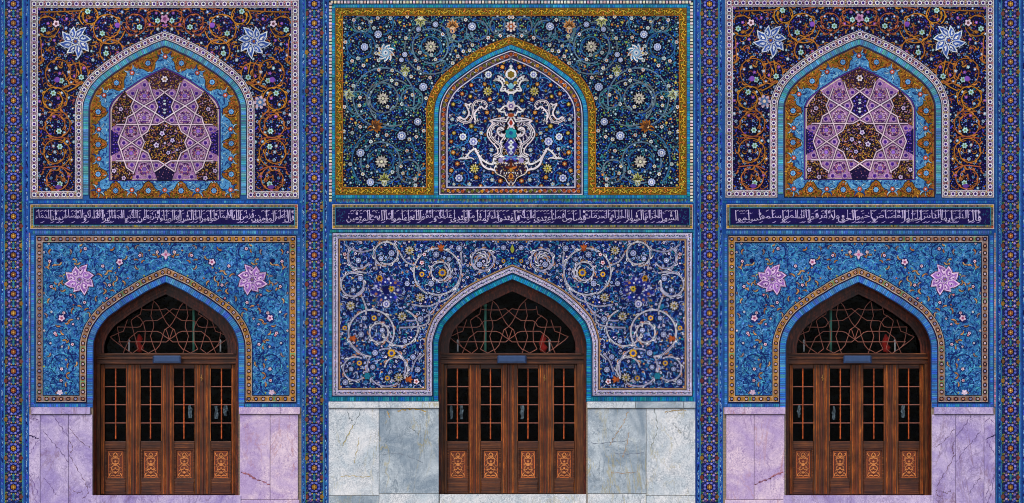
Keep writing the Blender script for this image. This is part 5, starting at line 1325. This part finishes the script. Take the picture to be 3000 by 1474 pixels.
def door(ar, lay, mxx, latc, lab, ybot, skip=None):
    """ar: centre line of the tiled arch with inward offset lay['off']; mxx mirrors x for the right bay"""
    random.seed(lay['seed'])
    ap = [(mxx(x), y) for x, y in ar]
    if mxx(0) > 1: ap = ap[::-1]
    off = lay['off']
    # stepped wooden arch lining
    F = Mesh()
    steps = [(-8, 6, 0.20), (5, 8, 0.24), (7, 16, 0.22), (15, 18, 0.27), (17, 24, 0.25), (23, 26, 0.29), (25, 32, 0.27)]
    for a, b, d in steps:
        for (p, q) in ((offset(ap, off + a), offset(ap, off + b)),):
            p = [(x, min(y, 1452)) for x, y in p]; q = [(x, min(y, 1452)) for x, y in q]
            hi = [k for k in range(len(p)) if True]
            if a >= 7:      # inner mouldings stop on the transom
                p = [(x, min(y, 1036)) for x, y in p]; q = [(x, min(y, 1036)) for x, y in q]
            F.strip([P(x, y, d) for x, y in p], [P(x, y, d) for x, y in q])
            F.strip([P(x, y, d) for x, y in q], [P(x, y, 0.42) for x, y in q])
            F.strip([P(x, y, d) for x, y in p], [P(x, y, 0.42) for x, y in p])
    root = F.build('arched_door', WOODD, facade); root['label'] = lab
    xl, xr = sorted((mxx(lay['x0']), mxx(lay['x1'])))
    # transom beam
    T_ = Mesh()
    T_.box(xl - 6, xr + 6, 1035, 1040, 0.24, 0.45, 1.2); T_.box(xl - 10, xr + 10, 1040, 1047, 0.27, 0.45, 1); T_.box(xl - 6, xr + 6, 1047, 1053, 0.25, 0.45, 1.4); T_.box(xl - 10, xr + 10, 1053, 1066, 0.28, 0.45, 0.8)
    T_.box(xl + 10, xr - 10, 1038, 1045, 0.44, 0.86); T_.build('transom', WOODH, root)
    # fanlight
    gp = [(x, min(y, 1037)) for x, y in offset(ap, off + 29)]
    G = Mesh(); G.face([P(x, y, 0.39) for x, y in gp]); G.build('fanlight_glass', GLASS, root)
    gi = pip(gp)
    La = Mesh()
    for l in LAT:
        for sg in (-1, 1):
            pts = [(latc + sg * (x - 70) / 4.22, 760 + y / 4.22) for x, y in l]
            q = []
            for i in range(len(pts) - 1):
                for k in range(4): q.append((pts[i][0] + (pts[i + 1][0] - pts[i][0]) * k / 4, pts[i][1] + (pts[i + 1][1] - pts[i][1]) * k / 4))
            q.append(pts[-1]); run = []
            for p in q + [None]:
                if p is not None and gi(*p): run.append(P(p[0], p[1], 0.365 + 0.002 * (sg > 0)))
                else:
                    if len(run) > 1: La.tube(run, 0.0066, 5)
                    run = []
    La.build('fanlight_lattice', LEAD, root)
    # leaves
    def two(a, b): return sorted((mxx(a), mxx(b)))
    for j0, j1 in lay['jamb']:
        J = Mesh(); a, b = two(j0, j1); J.box(a, b, 1060, ybot + 4, 0.29, 0.45, 1.6); J.build('jamb', WOOD, root)
    for li, (a, b, p0, p1, vm) in enumerate(lay['leaves']):
        a, b = two(a, b); p0, p1 = two(p0, p1); vm = mxx(vm)
        Lf = Mesh(); dz = 0.34
        Lf.box(a + .7, p0, 1067, ybot, dz, dz + 0.05, 1.3); Lf.box(p1, b - .7, 1067, ybot, dz, dz + 0.05, 1.3)
        Lf.mat(TRIM)
        # reeded stile mouldings and bright beads round the panes
        for e in (p0 - 2.2, p1 + 0.4): Lf.box(e, e + 1.8, 1080, 1292, dz - 0.006, dz + 0.01, 0.6)
        for s0, s1 in ((a + .7, p0), (p1, b - .7)):
            if s1 - s0 > 10: 
                mdl = (s0 + s1) / 2; Lf.box(mdl - 3.4, mdl - 0.6, 1069, ybot - 2, dz - 0.012, dz + 0.01, 0.9); Lf.box(mdl + 1.2, mdl + 3.4, 1069, ybot - 2, dz - 0.012, dz + 0.01, 0.9)
        R = Lf; R.mat(WOODH)
        R.box(p0 - .2, p1 + .2, 1067, 1080, dz + 0.002, dz + 0.05, 1.2); R.box(p0 - .2, p1 + .2, 1293, 1314, dz + 0.002, dz + 0.05, 1.4)
        R.box(p0 - .2, p1 + .2, 1405, ybot, dz + 0.002, dz + 0.05, 1.6); R.box(p0 + 2, p1 - 2, 1412, ybot - 6, dz - 0.006, dz + 0.01, 1.5)
        # moulded frame of the lower panel
        R.box(p0 - .1, p0 + 6, 1313, 1406, dz + 0.006, dz + 0.05, 1.6); R.box(p1 - 6, p1 + .1, 1313, 1406, dz + 0.006, dz + 0.05, 1.6)
        R.box(p0 + 4, p1 - 4, 1313, 1320, dz + 0.008, dz + 0.05, 1.6); R.box(p0 + 4, p1 - 4, 1400, 1406, dz + 0.008, dz + 0.05, 1.6)
        R.build('door_leaf', WOOD, root)
        dd = dz + 0.03; k = 1 + dd / D
        def TT(x, y, k=k): return (1500 + (x - 1500) * k, GZ - (CAMZ + (zz(y) - CAMZ) * k) / U)
        Cv = Art(TT, -dd - 0.004); cx = (p0 + p1) / 2; cw = (p1 - p0) / 2 - 10
        Cv.rect(p0 + 4, 1318, p1 - 4, 1402, (52, 24, 14), -6)
        # outer groove lines
        for e, c_ in ((6.5, (140, 76, 40)), (9, (66, 30, 18))): Cv.ribbon([(p0 + e, 1320 + e - 5), (p1 - e, 1320 + e - 5), (p1 - e, 1401 - e + 5), (p0 + e, 1401 - e + 5)], 1.6, c_, 0, True)
        Cv.rect(cx - cw, 1322, cx + cw, 1400, (206, 112, 50), 1); Cv.rect(cx - cw + 1.8, 1324, cx + cw - 1.8, 1398, (112, 50, 26), 2)
        Cv.sym = cx; hi = (216, 134, 70)
        for yy, dr in ((1326, 1), (1396, -1)):
            Cv.curl(cx, yy, 1.57 * dr - 0.9, 20, 3.0, 2.6 * dr, hi, 4, (40, 16, 10), .8); Cv.curl(cx + cw - 3, yy, (1.57 if dr > 0 else -1.57), 18, 2.8, 2.4 * dr, hi, 4, (40, 16, 10), .8)
            Cv.leaf(cx, yy + dr * 6, 1.57 * dr, 12, 6, hi, 4, (40, 16, 10), 0, .8)
            Cv.ribbon(catmull([(cx, yy + 8 * dr), (cx + 9, yy + 17 * dr), (cx + 11, yy + 26 * dr), (cx + 4, yy + 33 * dr), (cx, yy + 36 * dr)], 4), 1.8, (204, 130, 74), 5)
        for yy in (1345, 1361, 1377): Cv.curl(cx + 2, yy, -0.6, 15, 2.6, 2.6, hi, 4, (40, 16, 10), .8)
        for yy in range(1329, 1396, 6): Cv.curl(cx + cw * 0.55, yy, random.uniform(0, 6.3), 11, 2.0, 3, (176, 104, 56), 4, (40, 16, 10), .8)
        Cv.sym = None
        for yy, r in ((1340, 4), (1352, 3.4), (1361, 5), (1372, 3.4), (1384, 4)): Cv.lobed(cx, yy, r, 6, 0.3, (206, 132, 74), 6)
        o = Cv.build('carved_panel', root); o.data.materials[0] = CARV
        # glazing bars
        Bm = Mesh(); ys_ = [1080, 1133, 1186, 1239.5, 1293]
        prof = []
        for i in range(4):
            for t, r in ((0.0, .013), (0.12, .009), (0.2, .014), (0.3, .010), (0.5, .012), (0.7, .010), (0.8, .014), (0.88, .009)): prof.append((ys_[i] + (ys_[i + 1] - ys_[i]) * t, r))
        Bm.tube([P(vm, y, dz + 0.02) for y, r in prof], [r for y, r in prof], 6)
        Hm = Bm; Hm.mat(LEAD)
        for y in ys_[1:4]: Hm.tube([P(p0 - 1, y, dz + 0.022), P(p1 + 1, y, dz + 0.022)], 0.0085, 6)
        Hm.build('glazing_bars', WOODC, root)
        Gp = Mesh(); Gp.face([P(p0 - 2, 1078, dz + 0.035), P(p1 + 2, 1078, dz + 0.035), P(p1 + 2, 1296, dz + 0.035), P(p0 - 2, 1296, dz + 0.035)]); Gp.build('glass_pane', GLASS, root)
    # cover strips and latch
    for c_ in lay['covers']:
        S = Mesh(); x = mxx(c_); S.box(x - 2.6, x + 2.6, 1068, ybot, 0.322, 0.35, 1.2); S.build('cover_strip', REDW, root)
    K = Mesh(); x = mxx(lay['latch']); K.box(x - 1.6, x + 1.6, 1098, 1116, 0.305, 0.325, 0.8); K.tube([P(x - 3.5, 1107, 0.31), P(x, 1108, 0.30), P(x + 3.5, 1111, 0.305)], 0.009, 6); K.build('latch', flat_mat('old_brass', (170, 130, 80), 0.4, 0.8), root)
    a, b = two(*lay['sill'])
    Th = Mesh(); Th.box(a, b, ybot + 2.5, GZ, -0.05 if lay['seed'] < 3 else -0.02, 0.6, 1.2); Th.build('threshold', MB['violet' if lay['seed'] < 3 else 'blue', 0], root)
    return root
LAYL = dict(seed=1, off=30, x0=273.5, x1=704, jamb=[(262, 293), (689, 716)], leaves=[(293, 392, 307, 369, 339), (392, 492, 412, 472, 441), (492, 594, 510, 570, 539), (594, 690, 618, 678, 649)], covers=[392, 492, 594], latch=591, sill=(266, 706))
LAYR = dict(LAYL, seed=2)
LAYC = dict(seed=5, off=26.5, x0=1286, x1=1719, jamb=[(1274, 1300), (1690, 1732)], leaves=[(1300, 1389, 1310, 1373, 1340), (1389, 1488, 1408, 1468, 1437), (1488, 1596, 1517, 1577, 1547), (1596, 1691, 1623, 1683, 1652)], covers=[1389, 1490, 1597], latch=1596, sill=(1288, 1718))
arL = arch(H_LO, 486, 1452); arC = arch(H_CL, 1501, 1452)
door(arL, LAYL, lambda x: x, 496.6, 'left four leaf wooden door under a pointed lattice fanlight', 1449)
door(arC, LAYC, lambda x: x, 1490.5, 'middle four leaf wooden door under a pointed lattice fanlight', 1446)
door(arL, LAYR, lambda x: 3001 - x, 2504.4, 'right four leaf wooden door under a pointed lattice fanlight', 1449)

# ================================================================== LOOSE THINGS
DENAM = flat_mat('dark_enamel', (34, 44, 74), 0.5)
def unit_box(x0, x1, lab):
    root = empty('door_heater', P((x0 + x1) / 2, 1065, 0.2)); tag(root, lab, 'heater', 'boxes fixed over the doors')
    def rel(m):
        m.v = [tuple(Vector(p) - root.location) for p in m.v]; return m
    m = Mesh(); m.box(x0 + 2, x1 - 2, 1042, 1064, 0.14, 0.24, 2.2); rel(m).build('casing', STEELBLUE, root)
    for a in (x0 - 1, x1 - 3): e = Mesh(); e.box(a, a + 4, 1043.5, 1065, 0.15, 0.24, 1.2); rel(e).build('end_cap', DENAM, root)
    g = Mesh()
    for i in range(3): g.box(x0 + 6, x1 - 6, 1058.3 + i * 1.8, 1059.2 + i * 1.8, 0.1375, 0.142)
    rel(g).build('grille', flat_mat('grille_grey', (50, 66, 96), 0.5), root)
unit_box(448, 530, 'blue grey metal box over the left door')
unit_box(1457, 1542, 'blue grey metal box over the middle door')
unit_box(2471, 2553, 'blue grey metal box over the right door')

LEDGE = P(0, 1038, 0.44)[2] + 0.002
def reflected_pole(x, ytop, d, r, mat, lab, name='reflected_pole', base=0.0, group=None):  # upright modelled behind the glass, standing in for a mirrored courtyard post
    root = empty(name, (P(x, 0, d)[0], d, LEDGE)); tag(root, lab, 'reflected_pole', group)
    top = P(x, ytop, d)[2] - LEDGE
    m = Mesh(); m.tube([(0, 0, 0.02), (0, 0, top * 0.5), (0, 0, top)], r, 10); m.build('reflected_shaft', mat, root, True)
    f = Mesh(); f.tube([(0, 0, 0), (0, 0, 0.03), (0, 0, 0.05)], [0.06, 0.05, 0.02], 16); f.build('reflected_foot', DARK, root)
    f = Mesh(); f.tube([(0, 0, top - 0.002), (0, 0, top + 0.03), (0, 0, top + 0.06)], [r * 1.3, r * 1.6, 0.004], 8); f.build('reflected_finial', mat, root, True)
for s_, nm, lst in ((0, 'left', (567.5, 646, 378)), (1, 'middle', (1422, 1341, 1610)), (2, 'right', (2434, 2355, 2622))):
    g, w1, w2 = lst
    reflected_pole(g, 898, 0.56, 0.022, GREEN, 'tall pale green reflected post, modelled behind the %s fanlight' % nm, 'reflected_pole', 0, 'reflected posts modelled behind the fanlights')
    reflected_pole(w1, 1004, 0.58, 0.014, WHITE, 'short slim white reflected post, modelled near the side of the %s fanlight' % nm, 'reflected_pole', 0, 'reflected posts modelled behind the fanlights')
    reflected_pole(w2, 1003, 0.60, 0.014, WHITE, 'short white reflected post, modelled beside the red one behind the %s fanlight' % nm, 'reflected_pole', 0, 'reflected posts modelled behind the fanlights')
    # furled red banner and staff added in place of a red mirror image
    x = {0: 407, 1: 1590, 2: 2594}[s_]
    root = empty('reflected_banner', (P(x, 0, 0.64)[0], 0.64, LEDGE)); tag(root, 'red reflected flag shape, modelled behind the %s fanlight' % nm, 'reflected_banner', 'red reflected flag shapes')
    top = P(x, 978, 0.64)[2] - LEDGE; m = Mesh(); m.tube([(0, 0, 0), (0, 0, top)], 0.012, 8); m.build('reflected_staff', DARK, root)
    m = Mesh(); m.tube([(0, 0, top - 0.33), (0.03, 0, top - 0.25), (-0.02, 0.01, top - 0.17), (0.02, 0, top - 0.08), (0, 0, top - 0.01)], [0.05, 0.065, 0.05, 0.055, 0.014], 7); m.build('reflection', RED, root, True)

# pale sheets modelled to stand for light mirrored in the third row of panes
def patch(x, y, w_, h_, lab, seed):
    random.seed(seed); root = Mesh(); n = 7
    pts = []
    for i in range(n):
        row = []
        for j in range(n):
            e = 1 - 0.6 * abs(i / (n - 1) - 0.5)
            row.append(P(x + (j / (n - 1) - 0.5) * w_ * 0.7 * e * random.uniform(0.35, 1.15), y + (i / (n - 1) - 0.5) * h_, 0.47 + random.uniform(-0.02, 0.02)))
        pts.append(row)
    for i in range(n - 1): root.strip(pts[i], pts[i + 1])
    o = root.build('pane_reflection', PANE_REFL); tag(o, lab, 'reflection', 'pale sheets for light mirrored in the door panes')
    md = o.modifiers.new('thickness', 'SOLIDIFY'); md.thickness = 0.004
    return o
patch(556, 1205, 22, 40, 'crumpled pale patch of reflected light modelled behind the third leaf of the left door', 1)
patch(634, 1208, 18, 38, 'crumpled pale patch of reflected light modelled behind the left half of the last leaf of the left door', 2)
patch(660, 1203, 20, 30, 'crumpled pale patch of reflected light modelled behind the right half of the last leaf of the left door', 3)
patch(1322, 1208, 14, 40, 'narrow pale patch of reflected light modelled behind the first pane column of the middle door', 4)
patch(1352, 1208, 20, 40, 'pale patch of reflected light modelled behind the second pane column of the middle door', 5)
patch(1530, 1208, 22, 40, 'pale patch of reflected light modelled behind the third leaf of the middle door', 6)
patch(2341, 1205, 20, 36, 'pale patch of reflected light modelled behind the first leaf of the right door', 7)
patch(2443, 1210, 18, 40, 'bluish pale patch of reflected light modelled behind the second leaf of the right door', 8)
patch(2646, 1205, 20, 38, 'pale patch of reflected light modelled behind the last leaf of the right door', 9)

# ================================================================== GROUND
def pave_mat():
    m, n, b = new_mat('stone_paving')
    br = n.nodes.new('ShaderNodeTexBrick'); n.links.new(pos(n), br.inputs['Vector'])
    br.inputs['Color1'].default_value = (0.42, 0.41, 0.40, 1); br.inputs['Color2'].default_value = (0.34, 0.34, 0.34, 1); br.inputs['Mortar'].default_value = (0.12, 0.12, 0.12, 1)
    br.inputs['Scale'].default_value = 0.8; br.inputs['Mortar Size'].default_value = 0.01; br.offset = 0
    a = noise(n, 3, 6, 0.7)
    n.links.new(mixrgb(n, 'MULTIPLY', 0.8, br.outputs[0], ramp(n, a.outputs[0], [(0.3, (0.7, 0.7, 0.7)), (0.7, (1.2, 1.2, 1.2))])), b.inputs['Base Color']); b.inputs['Roughness'].default_value = 0.6
    return m
g = Mesh(); g.face([(-400, -400, 0), (400, -400, 0), (400, 400, 0), (-400, 400, 0)]); go = g.build('pavement', pave_mat()); go['kind'] = 'structure'
